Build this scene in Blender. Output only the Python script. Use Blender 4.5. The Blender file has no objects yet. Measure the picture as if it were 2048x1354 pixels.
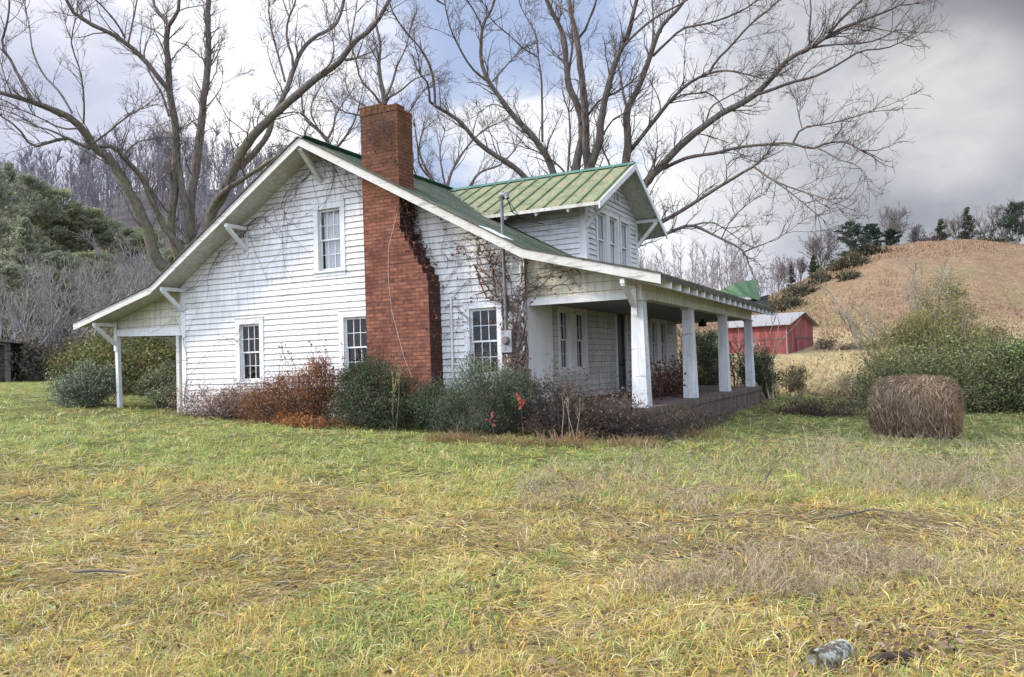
import bpy, math, random
import numpy as np
from mathutils import Vector, Matrix
SC = bpy.context.scene
COL = SC.collection
RNG = np.random.default_rng(7)

# ------------------------------------------------------------------ camera frame (fitted to the house)
FPX, CX, CY, CZ = 1599.8, 19.69, -16.944, 1.118
YAW, PITCH, ROLL = -26.937, 2.018, -1.737
ya, pa, ra = math.radians(YAW), math.radians(PITCH), math.radians(ROLL)
CAM = np.array([CX, CY, CZ])
FW = np.array([math.sin(ya)*math.cos(pa), math.cos(ya)*math.cos(pa), math.sin(pa)])
R0 = np.array([math.cos(ya), -math.sin(ya), 0.0]); U0 = np.cross(R0, FW)
RT = math.cos(ra)*R0 + math.sin(ra)*U0
UP = -math.sin(ra)*R0 + math.cos(ra)*U0
FH = np.array([math.sin(ya), math.cos(ya)]); RH = np.array([math.cos(ya), -math.sin(ya)])

def ray_at(u, v, d):
    """point at depth d along the sight line of a photo point"""
    return CAM + d*(FW + RT*(u-1024)/FPX - UP*(v-677)/FPX)
def dl_of(x, y):
    rx, ry = np.asarray(x)-CX, np.asarray(y)-CY
    return rx*FH[0]+ry*FH[1], rx*RH[0]+ry*RH[1]
def xy_of(d, l):
    return CX+d*FH[0]+l*RH[0], CY+d*FH[1]+l*RH[1]

# ------------------------------------------------------------------ terrain height
_ctl = np.array([  # depth, lateral, height
 (-12,0,-.6),(-12,15,-.7),(-12,-15,-.5),(0,0,-.5),(0,9,-.6),(0,-9,-.4),(5,0,-.52),(10,0,-.5),(10,9,-.85),(10,-9,-.12),(15,-9.6,.02),
 (16,0,-.42),(24,-9.9,.0),(26,-13,.25),(17.5,2.8,-.46),(19.6,9.6,-.88),(29,8.6,-.45),(23,5.8,-.5),(30,-3,-.1),(36,5,0.0),(37,-15,.55),(25,15,-.8),(40,14.2,-.6),
 (50,19,-.1),(75,25.8,1.5),(80,30.5,2.1),(45,-28,1.05),(60,-38,1.3),(60,0,.8),(75,0,1.3),(75,-30,1.5),(110,50,2.2),(110,0,2.4),(110,-60,2.2),(60,45,0.),(110,90,2.2),(30,30,-.9),(20,-25,.5)],float)
def _tps(r2):
    return np.where(r2>0, .5*r2*np.log(np.maximum(r2,1e-12)), 0.)
_n=len(_ctl); _P=_ctl[:,:2]/20.0
_K=_tps(((_P[:,None]-_P[None])**2).sum(-1))+np.eye(_n)*.02
_A=np.zeros((_n+3,_n+3)); _A[:_n,:_n]=_K; _A[:_n,_n]=1; _A[:_n,_n+1:]=_P; _A[_n,:_n]=1; _A[_n+1:,:_n]=_P.T
_w=np.linalg.solve(_A, np.r_[_ctl[:,2],0,0,0])
_eu=np.array([-900,-400,0,150,300,450,600,750,900,1050,1200,1350,1450,1540,1600,1700,1760,1850,1950,2048,2300,2800])
_ee=np.array([.14,.18,.192,.20,.218,.214,.185,.145,.095,.07,.06,.06,.060,.068,.084,.112,.124,.129,.130,.122,.11,.08])
def smooth(t):
    t=np.clip(t,0,1); return t*t*(3-2*t)
def ground(x, y):
    d,l=dl_of(x,y); d=np.asarray(d,float); l=np.asarray(l,float)
    dc=np.clip(d,-12,110); lc=np.clip(l,-60,80)
    q=np.stack([dc,lc],-1)/20.0
    r2=((q[...,None,:]-_P)**2).sum(-1)
    z=_tps(r2)@_w[:_n]+_w[_n]+q@_w[_n+1:]
    z=np.clip(z,-1.6,4.)
    u=1024+FPX*l/np.maximum(d,1.)
    e=np.interp(u,_eu,_ee); left=smooth((900-u)/400)
    D=168+42*left; d0=74-26*left
    h=e*D*smooth((d-d0)/(D-d0))*np.where(d>1,1,0)
    return z+h
def gz(x,y): return float(ground(np.array([x]),np.array([y]))[0])

def vnoise(x,y,seed=0,oct=3):
    x=np.asarray(x,float); y=np.asarray(y,float); r=np.zeros_like(x); amp=1.; tot=0.
    for o in range(oct):
        xi=np.floor(x).astype(np.int64); yi=np.floor(y).astype(np.int64); fx=smooth(x-xi); fy=smooth(y-yi)
        def h(a,b):
            n=(a*374761393+b*668265263+(seed+o)*1442695041)&0x7fffffff
            n=((n^(n>>13))*1274126177)&0x7fffffff
            return ((n^(n>>16))&0xffff)/65535.
        r+=amp*((h(xi,yi)*(1-fx)+h(xi+1,yi)*fx)*(1-fy)+(h(xi,yi+1)*(1-fx)+h(xi+1,yi+1)*fx)*fy)
        tot+=amp; amp*=.5; x=x*2.03+17.1; y=y*2.03+5.7
    return r/tot

# ------------------------------------------------------------------ object helpers
def link(o,parent=None):
    COL.objects.link(o)
    if parent is not None: o.parent=parent
    return o
def tag(o,label=None,cat=None,group=None,kind=None):
    if label: o['label']=label
    if cat: o['category']=cat
    if group: o['group']=group
    if kind: o['kind']=kind
    return o
def empty(name,loc=(0,0,0),rz=0.):
    o=bpy.data.objects.new(name,None); o.empty_display_size=.2
    o.location=loc; o.rotation_euler=(0,0,rz); COL.objects.link(o); return o
def np_mesh(name,V,Q=None,T=None,mats=(),qm=None,tm=None,color=None,smooth_=False,uv=None):
    me=bpy.data.meshes.new(name)
    V=np.ascontiguousarray(V,np.float32); nq=0 if Q is None else len(Q); nt=0 if T is None else len(T)
    parts=[];
    if nq: parts.append(np.asarray(Q,np.int32).ravel())
    if nt: parts.append(np.asarray(T,np.int32).ravel())
    lv=np.concatenate(parts); 
    me.vertices.add(len(V)); me.vertices.foreach_set('co',V.ravel())
    me.loops.add(len(lv)); me.loops.foreach_set('vertex_index',lv)
    ls=np.concatenate([np.arange(nq)*4, nq*4+np.arange(nt)*3]).astype(np.int32)
    me.polygons.add(nq+nt); me.polygons.foreach_set('loop_start',ls)
    mi=np.zeros(nq+nt,np.int32)
    if qm is not None: mi[:nq]=qm
    if tm is not None: mi[nq:]=tm
    me.polygons.foreach_set('material_index',mi)
    me.polygons.foreach_set('use_smooth',np.full(nq+nt,bool(smooth_)))
    for m in mats: me.materials.append(m)
    if color is not None:
        a=me.color_attributes.new('Col','FLOAT_COLOR','POINT')
        c=np.ones((len(V),4),np.float32); c[:,:3]=color; a.data.foreach_set('color',c.ravel())
    me.update(calc_edges=True); me.validate()
    return me
def mesh_obj(name,me,parent=None):
    return link(bpy.data.objects.new(name,me),parent)

class MB:
    """collects boxes, prisms and bars into ONE mesh"""
    def __init__(s): s.v=[]; s.f=[]; s.m=[]; s.uv=[]
    def poly(s,pts,m=0):
        b=len(s.v); s.v+= [tuple(map(float,p)) for p in pts]; s.f.append(list(range(b,b+len(pts)))); s.m.append(m)
    def hexa(s,p,m=0):
        """8 points: bottom 4 then top 4"""
        b=len(s.v); s.v+=[tuple(map(float,q)) for q in p]
        for f in ((3,2,1,0),(4,5,6,7),(0,1,5,4),(1,2,6,5),(2,3,7,6),(3,0,4,7)):
            s.f.append([b+i for i in f]); s.m.append(m)
    def box(s,x0,x1,y0,y1,z0,z1,m=0):
        s.hexa([(x0,y0,z0),(x1,y0,z0),(x1,y1,z0),(x0,y1,z0),(x0,y0,z1),(x1,y0,z1),(x1,y1,z1),(x0,y1,z1)],m)
    def obox(s,o,a,b,c,r,m=0):
        """oriented box: origin o, axes a,b,c, ranges r=(a0,a1,b0,b1,c0,c1)"""
        o,a,b,c=[np.array(t,float) for t in (o,a,b,c)]
        P=lambda i,j,k:o+a*i+b*j+c*k
        a0,a1,b0,b1,c0,c1=r
        s.hexa([P(a0,b0,c0),P(a1,b0,c0),P(a1,b1,c0),P(a0,b1,c0),P(a0,b0,c1),P(a1,b0,c1),P(a1,b1,c1),P(a0,b1,c1)],m)
    def bar(s,p,q,w,h,m=0,up=(0,0,1)):
        p=np.array(p,float); q=np.array(q,float); t=q-p; L=np.linalg.norm(t); t/=L
        a=np.cross(t,np.array(up,float)); 
        if np.linalg.norm(a)<1e-5: a=np.array([1.,0,0])
        a/=np.linalg.norm(a); b=np.cross(a,t)
        s.obox(p,t,a,b,(0,L,-w/2,w/2,-h/2,h/2),m)
    def prism(s,pts2,fn,t0,t1,m=0):
        """extrude a 2-D polygon: fn(a,b,t)->xyz"""
        n=len(pts2); A=[fn(a,b,t0) for a,b in pts2]; B=[fn(a,b,t1) for a,b in pts2]
        s.poly(A[::-1],m); s.poly(B,m)
        for i in range(n):
            j=(i+1)%n; s.poly([A[i],A[j],B[j],B[i]],m)
    def tube(s,pts,r,k=8,m=0,cap=True):
        pts=np.array(pts,float); n=len(pts); r=np.broadcast_to(np.array(r,float),(n,))
        T=np.gradient(pts,axis=0); T/=np.linalg.norm(T,axis=1)[:,None]+1e-9
        ref=np.array([0,0,1.]) if abs(T.mean(0)[2])<.8 else np.array([1.,0,0])
        b=len(s.v)
        for i in range(n):
            A=np.cross(T[i],ref); A/=np.linalg.norm(A)+1e-9; B=np.cross(T[i],A)
            for j in range(k):
                t=2*math.pi*j/k; s.v.append(tuple(pts[i]+r[i]*(math.cos(t)*A+math.sin(t)*B)))
        for i in range(n-1):
            for j in range(k):
                s.f.append([b+i*k+j,b+i*k+(j+1)%k,b+(i+1)*k+(j+1)%k,b+(i+1)*k+j]); s.m.append(m)
        if cap:
            s.f.append([b+j for j in range(k)]); s.m.append(m); s.f.append([b+(n-1)*k+j for j in range(k)][::-1]); s.m.append(m)
    def build(s,name,mats,parent=None,smooth_=False,bevel=0.,boxuv=False):
        me=bpy.data.meshes.new(name); me.from_pydata(s.v,[],s.f); 
        for m in (mats if isinstance(mats,(list,tuple)) else [mats]): me.materials.append(m)
        me.polygons.foreach_set('material_index',s.m)
        me.polygons.foreach_set('use_smooth',[bool(smooth_)]*len(s.f))
        me.update()
        if boxuv:
            uvl=me.uv_layers.new(name='UVMap')
            for p in me.polygons:
                n=p.normal
                for li in p.loop_indices:
                    c=me.vertices[me.loops[li].vertex_index].co
                    if abs(n.z)>.75: uvl.data[li].uv=(c.x,c.y)
                    elif abs(n.x)>abs(n.y): uvl.data[li].uv=(c.y+.3,c.z)
                    else: uvl.data[li].uv=(c.x,c.z)
        o=link(bpy.data.objects.new(name,me),parent)
        if bevel:
            b=o.modifiers.new('edge','BEVEL'); b.width=bevel; b.segments=1; b.limit_method='ANGLE'
        return o

# ------------------------------------------------------------------ tubes / leaves in numpy
def tubes(P,R,k=3):
    P=np.asarray(P,float); R=np.asarray(R,float); N,n=P.shape[:2]
    T=np.gradient(P,axis=1); T/=np.linalg.norm(T,axis=-1,keepdims=True)+1e-9
    mt=np.abs((P[:,-1]-P[:,0])/(np.linalg.norm(P[:,-1]-P[:,0],axis=-1,keepdims=True)+1e-9))
    ref=np.where(mt[:,2:3]<.75,np.array([[0,0,1.]]),np.array([[1.,.2,0]]))[:,None]
    A=np.cross(T,np.broadcast_to(ref,T.shape)); A/=np.linalg.norm(A,axis=-1,keepdims=True)+1e-9; B=np.cross(T,A)
    t=np.arange(k)*2*np.pi/k
    V=P[:,:,None]+R[:,:,None,None]*(np.cos(t)[None,None,:,None]*A[:,:,None]+np.sin(t)[None,None,:,None]*B[:,:,None])
    base=(np.arange(N)*n*k)[:,None,None]; i=np.arange(n-1)[None,:,None]; j=np.arange(k)[None,None]; j2=(j+1)%k
    Q=np.stack(np.broadcast_arrays(base+i*k+j,base+i*k+j2,base+(i+1)*k+j2,base+(i+1)*k+j),-1).reshape(-1,4)
    return V.reshape(-1,3),Q
class Acc:
    """accumulates numpy geometry"""
    def __init__(s): s.V=[];s.Q=[];s.T=[];s.qm=[];s.tm=[];s.C=[];s.n=0
    def add(s,V,Q=None,T=None,C=(1,1,1),m=0):
        s.V.append(V); 
        if Q is not None and len(Q): s.Q.append(np.asarray(Q)+s.n); s.qm.append(np.full(len(Q),m))
        if T is not None and len(T): s.T.append(np.asarray(T)+s.n); s.tm.append(np.full(len(T),m))
        s.C.append(np.broadcast_to(np.asarray(C,float),(len(V),3))); s.n+=len(V)
    def mesh(s,name,mats,smooth_=False):
        c=lambda a:np.concatenate(a) if a else None
        return np_mesh(name,c(s.V),c(s.Q),c(s.T),mats,c(s.qm),c(s.tm),c(s.C),smooth_)
def rand_unit(n,rng=RNG):
    v=rng.normal(size=(n,3)); return v/(np.linalg.norm(v,axis=1,keepdims=True)+1e-9)
def leaves(C,size,rng=RNG,aspect=.55,dirs=None,flat=0.):
    """rhombus leaves; dirs=preferred long axis"""
    N=len(C); size=np.broadcast_to(np.asarray(size,float),(N,))
    a=rand_unit(N,rng) if dirs is None else dirs/(np.linalg.norm(dirs,axis=1,keepdims=True)+1e-9)
    b=np.cross(a,rand_unit(N,rng)); b/=np.linalg.norm(b,axis=1,keepdims=True)+1e-9
    s=size[:,None]
    V=np.stack([C-a*s*.5,C+b*s*aspect*.5-a*s*.05,C+a*s*.5,C-b*s*aspect*.5-a*s*.05],1).reshape(-1,3)
    return V,np.arange(N*4).reshape(N,4)
def pal(cols,n,rng=RNG,jit=.18,w=None):
    cols=np.array(cols,float); i=rng.choice(len(cols),n,p=w); c=cols[i]*(1+rng.normal(0,jit,(n,1)))
    return np.clip(c,0.004,.9)

# ------------------------------------------------------------------ materials
def new_mat(name):
    m=bpy.data.materials.new(name); m.use_nodes=True; nt=m.node_tree
    return m,nt,nt.nodes['Principled BSDF']
def nd(nt,t,**kw):
    n=nt.nodes.new(t)
    for k,v in kw.items():
        if k.startswith('_'): setattr(n,k[1:],v)
        else:
            key=int(k[1:]) if k[0]=='i' and k[1:].isdigit() else k.replace('__',' ')
            n.inputs[key].default_value=v
    return n
def ramp(nt,stops,fac,interp='LINEAR'):
    r=nt.nodes.new('ShaderNodeValToRGB'); r.color_ramp.interpolation=interp
    e=r.color_ramp.elements
    while len(e)<len(stops): e.new(.5)
    for x,(p,c) in zip(e,stops):
        x.position=p; x.color=(c,c,c,1) if isinstance(c,(int,float)) else (*c,1)
    nt.links.new(fac,r.inputs[0]); return r.outputs[0]
def noise(nt,vec,scale,detail=6.,rough=.6,dist=0.):
    n=nd(nt,'ShaderNodeTexNoise',Scale=scale,Detail=detail,Roughness=rough,Distortion=dist)
    nt.links.new(vec,n.inputs['Vector']); return n.outputs['Fac']
def coords(nt,scale=(1,1,1),kind='Object'):
    t=nt.nodes.new('ShaderNodeTexCoord'); mp=nd(nt,'ShaderNodeMapping'); mp.inputs['Scale'].default_value=scale
    nt.links.new(t.outputs[kind],mp.inputs[0]); return mp.outputs[0]
def mixc(nt,fac,a,b,mode='MIX'):
    m=nt.nodes.new('ShaderNodeMix'); m.data_type='RGBA'; m.blend_type=mode
    for i,x in ((0,fac),(6,a),(7,b)):
        if hasattr(x,'is_linked'): nt.links.new(x,m.inputs[i])
        elif i==0: m.inputs[0].default_value=x
        else: m.inputs[i].default_value=(*x,1) if len(x)==3 else x
    return m.outputs[2]
def bump(nt,b,h,strength=.4,dist=.02):
    n=nd(nt,'ShaderNodeBump',Strength=strength,Distance=dist); nt.links.new(h,n.inputs['Height']); nt.links.new(n.outputs[0],b.inputs['Normal'])
def simple(name,stops,scale=4.,stretch=(1,1,1),rough=.8,bmp=.3,bdist=.01,detail=6.,metal=0.):
    m,nt,b=new_mat(name); c=coords(nt,stretch); f=noise(nt,c,scale,detail)
    nt.links.new(ramp(nt,stops,f),b.inputs['Base Color']); b.inputs['Roughness'].default_value=rough; b.inputs['Metallic'].default_value=metal
    b.inputs['Specular IOR Level'].default_value=.3
    if bmp: bump(nt,b,noise(nt,c,scale*4,4.),bmp,bdist)
    return m
def leafy(name,trans=.25,rough=.75,spec=.2):
    m,nt,b=new_mat(name); a=nd(nt,'ShaderNodeVertexColor',_layer_name='Col')
    nt.links.new(a.outputs[0],b.inputs['Base Color']); b.inputs['Roughness'].default_value=rough; b.inputs['Specular IOR Level'].default_value=spec
    t=nd(nt,'ShaderNodeBsdfTranslucent'); nt.links.new(a.outputs[0],t.inputs[0])
    mx=nd(nt,'ShaderNodeMixShader'); mx.inputs[0].default_value=trans
    o=nt.nodes['Material Output']; nt.links.new(b.outputs[0],mx.inputs[1]); nt.links.new(t.outputs[0],mx.inputs[2]); nt.links.new(mx.outputs[0],o.inputs[0])
    return m
def paint(name,base=(.74,.75,.75),dirt=(.50,.49,.45),wood=(.30,.28,.25),peel=.0,dirtiness=.5,vcol=False,tint=None):
    m,nt,b=new_mat(name); c=coords(nt); cv=coords(nt,(6,6,.7)); ch=coords(nt,(1.2,1.2,9))
    f1=noise(nt,c,.9,5.); f2=noise(nt,cv,1.6,5.); f3=noise(nt,c,9.,8.,.7)
    lo=.62-.25*dirtiness
    d1=ramp(nt,[(lo,0.),(lo+.3,1.)],f1); d2=ramp(nt,[(lo+.05,0.),(lo+.3,.8)],f2)
    col=mixc(nt,d1,base,tint or tuple(.5*x+.5*y for x,y in zip(base,dirt)))
    col=mixc(nt,d2,col,dirt)
    spk=ramp(nt,[(.60,0.),(.72,.55)],f3); col=mixc(nt,spk,col,dirt)
    if peel>0:
        f4=noise(nt,ch,1.3,9.,.72,.4); p=ramp(nt,[(.66-.2*peel,0.),(.70-.2*peel,1.)],f4); col=mixc(nt,p,col,wood)
    if vcol:
        a=nd(nt,'ShaderNodeVertexColor',_layer_name='Col'); col=mixc(nt,1.,col,a.outputs[0],'MULTIPLY')
    nt.links.new(col,b.inputs['Base Color']); b.inputs['Roughness'].default_value=.7; b.inputs['Specular IOR Level'].default_value=.25
    bump(nt,b,f3,.18,.006); return m

M={}
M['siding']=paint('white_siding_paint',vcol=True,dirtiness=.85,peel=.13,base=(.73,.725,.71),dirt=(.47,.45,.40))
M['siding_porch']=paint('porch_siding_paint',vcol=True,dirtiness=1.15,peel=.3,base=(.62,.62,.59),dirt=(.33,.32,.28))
M['siding_dormer']=paint('dormer_siding_paint',vcol=True,dirtiness=.8,peel=.62,base=(.68,.69,.68),wood=(.40,.42,.42))
M['panel']=paint('cream_panel_paint',vcol=True,dirtiness=1.0,peel=.12,base=(.68,.66,.57),dirt=(.42,.38,.27))
M['panel_plain']=paint('cream_beam_paint',dirtiness=1.0,peel=.1,base=(.70,.68,.60),dirt=(.44,.40,.30))
M['trim']=paint('white_trim_paint',dirtiness=.75,peel=.14,base=(.66,.67,.66))
M['fascia']=paint('fascia_paint',dirtiness=1.15,peel=.55,base=(.56,.555,.52),dirt=(.48,.46,.40),wood=(.34,.32,.29))
M['column']=paint('column_paint',dirtiness=.95,peel=.30,base=(.64,.65,.66),dirt=(.38,.375,.36))
M['soffit']=paint('soffit_paint',dirtiness=1.1,peel=.1,base=(.62,.62,.57),dirt=(.38,.36,.29))
M['ceiling']=simple('porch_ceiling',[(.3,(.16,.17,.18)),(.7,(.26,.27,.28))],2.,rough=.8)
M['concrete']=simple('porch_concrete',[(.3,(.06,.045,.038)),(.5,(.105,.078,.064)),(.72,(.18,.14,.115))],3.,(1.5,1.5,.4),.9,.5,.02)
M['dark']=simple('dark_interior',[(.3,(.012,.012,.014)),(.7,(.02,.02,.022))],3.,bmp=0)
M['curtain']=simple('white_curtain',[(.3,(.70,.71,.73)),(.7,(.86,.87,.88))],2.,(8,8,.3),.9,0)
M['metal_grey']=simple('galvanised_steel',[(.3,(.10,.105,.11)),(.7,(.19,.195,.2))],6.,rough=.55,bmp=.1,metal=.6)
M['black']=simple('black_rubber',[(.3,(.012,.012,.012)),(.7,(.025,.025,.025))],4.,rough=.6,bmp=0)
M['meter']=simple('meter_enamel',[(.3,(.20,.205,.21)),(.7,(.32,.325,.33))],6.,rough=.5,bmp=.1)
M['meter_glass']=simple('meter_glass',[(.3,(.10,.09,.09)),(.7,(.2,.16,.15))],14.,rough=.15,bmp=0)
M['door']=simple('dark_door',[(.3,(.016,.018,.028)),(.7,(.035,.035,.045))],3.,(4,4,.6),.4,.1)
def glass_mat(name,refl=.05,tint=(.90,.92,.93)):
    m,nt,b=new_mat(name); nt.nodes.remove(b)
    tr=nd(nt,'ShaderNodeBsdfTransparent'); tr.inputs[0].default_value=(*tint,1)
    g=nd(nt,'ShaderNodeBsdfGlossy'); g.inputs['Roughness'].default_value=.03; g.inputs[0].default_value=(.9,.92,.95,1)
    c=coords(nt); f=noise(nt,c,2.5,2.); bp=nd(nt,'ShaderNodeBump',Strength=.12,Distance=.05); nt.links.new(f,bp.inputs['Height']); nt.links.new(bp.outputs[0],g.inputs['Normal'])
    fr=nd(nt,'ShaderNodeFresnel',IOR=1.5); mm=nd(nt,'ShaderNodeMath',_operation='MULTIPLY_ADD'); mm.inputs[1].default_value=1.3; mm.inputs[2].default_value=refl*.15
    mm.inputs[1].default_value=.55; nt.links.new(fr.outputs[0],mm.inputs[0])
    mx=nd(nt,'ShaderNodeMixShader'); nt.links.new(mm.outputs[0],mx.inputs[0]); nt.links.new(tr.outputs[0],mx.inputs[1]); nt.links.new(g.outputs[0],mx.inputs[2])
    nt.links.new(mx.outputs[0],nt.nodes['Material Output'].inputs[0]); return m
M['glass']=glass_mat('old_window_glass')
def roof_mat(name,cols,scale=.9,spots=(.55,.62)):
    m,nt,b=new_mat(name); c=coords(nt); f=noise(nt,c,scale,7.,.65,.3); f2=noise(nt,c,14.,6.,.7); f3=noise(nt,coords(nt,(.6,3,.6)),2.2,6.,.7)
    col=ramp(nt,cols,f)
    col=mixc(nt,ramp(nt,[(.55,0.),(.7,.7)],f3),col,(.20,.15,.06))
    col=mixc(nt,ramp(nt,[(spots[0],0.),(spots[1],.75)],f2),col,(.05,.045,.02))
    nt.links.new(col,b.inputs['Base Color']); b.inputs['Roughness'].default_value=.62; b.inputs['Specular IOR Level'].default_value=.3
    bump(nt,b,f2,.3,.01); return m
M['roof']=roof_mat('green_metal_roof',[(.3,(.04,.065,.045)),(.5,(.065,.095,.062)),(.62,(.11,.12,.072)),(.75,(.18,.155,.09))])
M['roof_dormer']=roof_mat('mossy_green_metal_roof',[(.28,(.10,.125,.062)),(.43,(.165,.18,.09)),(.57,(.235,.232,.125)),(.70,(.26,.175,.09))],2.2,(.52,.61))
M['ridge']=simple('ridge_cap_green',[(.3,(.04,.11,.08)),(.7,(.08,.17,.12))],3.,rough=.5,bmp=.1)
M['rib']=simple('roof_rib_green',[(.3,(.05,.10,.045)),(.7,(.13,.18,.075))],3.,rough=.55,bmp=.1)
M['sheet']=simple('lifted_green_sheet',[(.3,(.04,.085,.042)),(.55,(.075,.135,.065)),(.72,(.14,.15,.08))],2.2,rough=.45,bmp=.2)
def brick_mat():
    m,nt,b=new_mat('red_brick'); uv=coords(nt,(1,1,1),'UV')
    wob=nd(nt,'ShaderNodeVectorMath',_operation='ADD'); nz=nd(nt,'ShaderNodeTexNoise',Scale=7.,Detail=3.); nt.links.new(uv,nz.inputs['Vector'])
    sc=nd(nt,'ShaderNodeVectorMath',_operation='SCALE'); nt.links.new(nz.outputs['Color'],sc.inputs[0]); sc.inputs['Scale'].default_value=.018
    nt.links.new(uv,wob.inputs[0]); nt.links.new(sc.outputs[0],wob.inputs[1])
    br=nd(nt,'ShaderNodeTexBrick',Scale=1.,Mortar__Size=.011,Mortar__Smooth=.3,Bias=0.,Brick__Width=.25,Row__Height=.092)
    br.inputs['Color1'].default_value=(.27,.105,.062,1); br.inputs['Color2'].default_value=(.11,.046,.034,1); br.inputs['Mortar'].default_value=(.085,.045,.035,1)
    nt.links.new(wob.outputs[0],br.inputs['Vector'])
    oc=coords(nt); f=noise(nt,oc,1.1,6.,.65); f2=noise(nt,oc,7.,7.,.7)
    col=mixc(nt,ramp(nt,[(.45,0.),(.72,.8)],f2),br.outputs['Color'],(.29,.12,.08))
    sep=nd(nt,'ShaderNodeSeparateXYZ'); nt.links.new(oc,sep.inputs[0])
    hz=nd(nt,'ShaderNodeMapRange'); hz.inputs[1].default_value=4.2; hz.inputs[2].default_value=8.; nt.links.new(sep.outputs[2],hz.inputs[0])
    ad=nd(nt,'ShaderNodeMath',_operation='MULTIPLY'); nt.links.new(hz.outputs[0],ad.inputs[0]); nt.links.new(ramp(nt,[(.3,.25),(.6,1.)],f),ad.inputs[1])
    col=mixc(nt,ad.outputs[0],col,(.105,.055,.022))
    soot=ramp(nt,[(.52,0.),(.66,.75)],f); col=mixc(nt,soot,col,(.10,.035,.025))
    # right-hand side faces coloured darker below the upper stack
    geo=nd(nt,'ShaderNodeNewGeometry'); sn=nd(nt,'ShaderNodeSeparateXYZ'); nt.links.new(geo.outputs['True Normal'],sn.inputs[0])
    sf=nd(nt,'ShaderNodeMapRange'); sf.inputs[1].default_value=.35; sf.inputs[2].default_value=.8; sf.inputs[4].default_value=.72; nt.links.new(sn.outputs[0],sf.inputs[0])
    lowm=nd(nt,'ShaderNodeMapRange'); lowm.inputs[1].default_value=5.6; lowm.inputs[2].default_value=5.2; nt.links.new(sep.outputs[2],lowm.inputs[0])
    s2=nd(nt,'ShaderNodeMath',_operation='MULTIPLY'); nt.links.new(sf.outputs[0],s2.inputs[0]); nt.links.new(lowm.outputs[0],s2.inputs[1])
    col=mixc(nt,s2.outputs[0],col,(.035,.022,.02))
    nt.links.new(col,b.inputs['Base Color']); b.inputs['Roughness'].default_value=.9; b.inputs['Specular IOR Level'].default_value=.15
    mm=nd(nt,'ShaderNodeMath',_operation='MULTIPLY_ADD'); mm.inputs[1].default_value=-1.; nt.links.new(br.outputs['Fac'],mm.inputs[0]); nt.links.new(f2,mm.inputs[2])
    bump(nt,b,mm.outputs[0],.9,.02); return m
M['brick']=brick_mat()
def bark_mat(name,a,b_,c_,moss,mossamt=.5):
    m,nt,b=new_mat(name); c=coords(nt,(1,1,.25)); co=coords(nt)
    f=noise(nt,c,14.,7.,.7); f2=noise(nt,co,.8,5.,.6); f3=noise(nt,co,5.,5.,.7)
    col=ramp(nt,[(.3,a),(.5,b_),(.7,c_)],f)
    mf=nd(nt,'ShaderNodeMath',_operation='MULTIPLY'); nt.links.new(ramp(nt,[(.42,0.),(.62,1.)],f2),mf.inputs[0]); nt.links.new(ramp(nt,[(.4,0.),(.6,1.)],f3),mf.inputs[1])
    sep=nd(nt,'ShaderNodeSeparateXYZ'); nt.links.new(co,sep.inputs[0])
    hz=nd(nt,'ShaderNodeMapRange'); hz.inputs[1].default_value=15.; hz.inputs[2].default_value=8.; hz.inputs[4].default_value=mossamt; nt.links.new(sep.outputs[2],hz.inputs[0])
    m2=nd(nt,'ShaderNodeMath',_operation='MULTIPLY'); nt.links.new(mf.outputs[0],m2.inputs[0]); nt.links.new(hz.outputs[0],m2.inputs[1])
    col=mixc(nt,m2.outputs[0],col,moss)
    nt.links.new(col,b.inputs['Base Color']); b.inputs['Roughness'].default_value=.95; b.inputs['Specular IOR Level'].default_value=.1
    bump(nt,b,f,.9,.05); return m
M['bark']=bark_mat('grey_bark',(.06,.048,.043),(.14,.115,.10),(.26,.225,.195),(.21,.20,.08),.85)
M['bark_dark']=bark_mat('dark_grey_bark',(.05,.04,.036),(.125,.102,.09),(.235,.20,.175),(.19,.18,.08),.7)
M['twig_dark']=bark_mat('blackish_twig_bark',(.065,.05,.046),(.115,.09,.08),(.175,.145,.128),(.11,.11,.05),.15)
M['twig']=bark_mat('dark_twig_bark',(.085,.065,.06),(.14,.115,.10),(.21,.175,.155),(.12,.12,.05),.2)
M['leaf']=leafy('foliage'); M['grass']=leafy('grass_blades',.42,.6,.3); M['stalk']=leafy('dry_stalks',.0,.9,.1)
M['hay']=leafy('hay_straw',.1,.9,.1)
M['barn_red']=None
def barn_mat():
    m,nt,b=new_mat('red_barn_boards'); c=coords(nt,(1,1,1),'UV'); w=nd(nt,'ShaderNodeTexWave',Scale=2.1,Distortion=.6,Detail=2.); nt.links.new(c,w.inputs['Vector'])
    f=noise(nt,coords(nt,(1.5,1.5,.25),'Object'),1.2,6.,.65)
    col=ramp(nt,[(.3,(.13,.03,.03)),(.5,(.22,.052,.048)),(.72,(.33,.12,.10))],f)
    col=mixc(nt,ramp(nt,[(.05,.55),(.16,0.)],w.outputs['Fac']),col,(.09,.02,.02))
    nt.links.new(col,b.inputs['Base Color']); b.inputs['Roughness'].default_value=.85; return m
M['barn_red']=barn_mat()
M['tin']=simple('pale_tin_roof',[(.3,(.19,.185,.18)),(.55,(.27,.26,.255)),(.75,(.23,.165,.13))],.9,(3,3,1),.5,.1)
M['old_wood']=simple('weathered_boards',[(.3,(.06,.05,.047)),(.7,(.14,.12,.11))],2.,(6,6,.5),.9,.4)
M['log']=None
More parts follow.
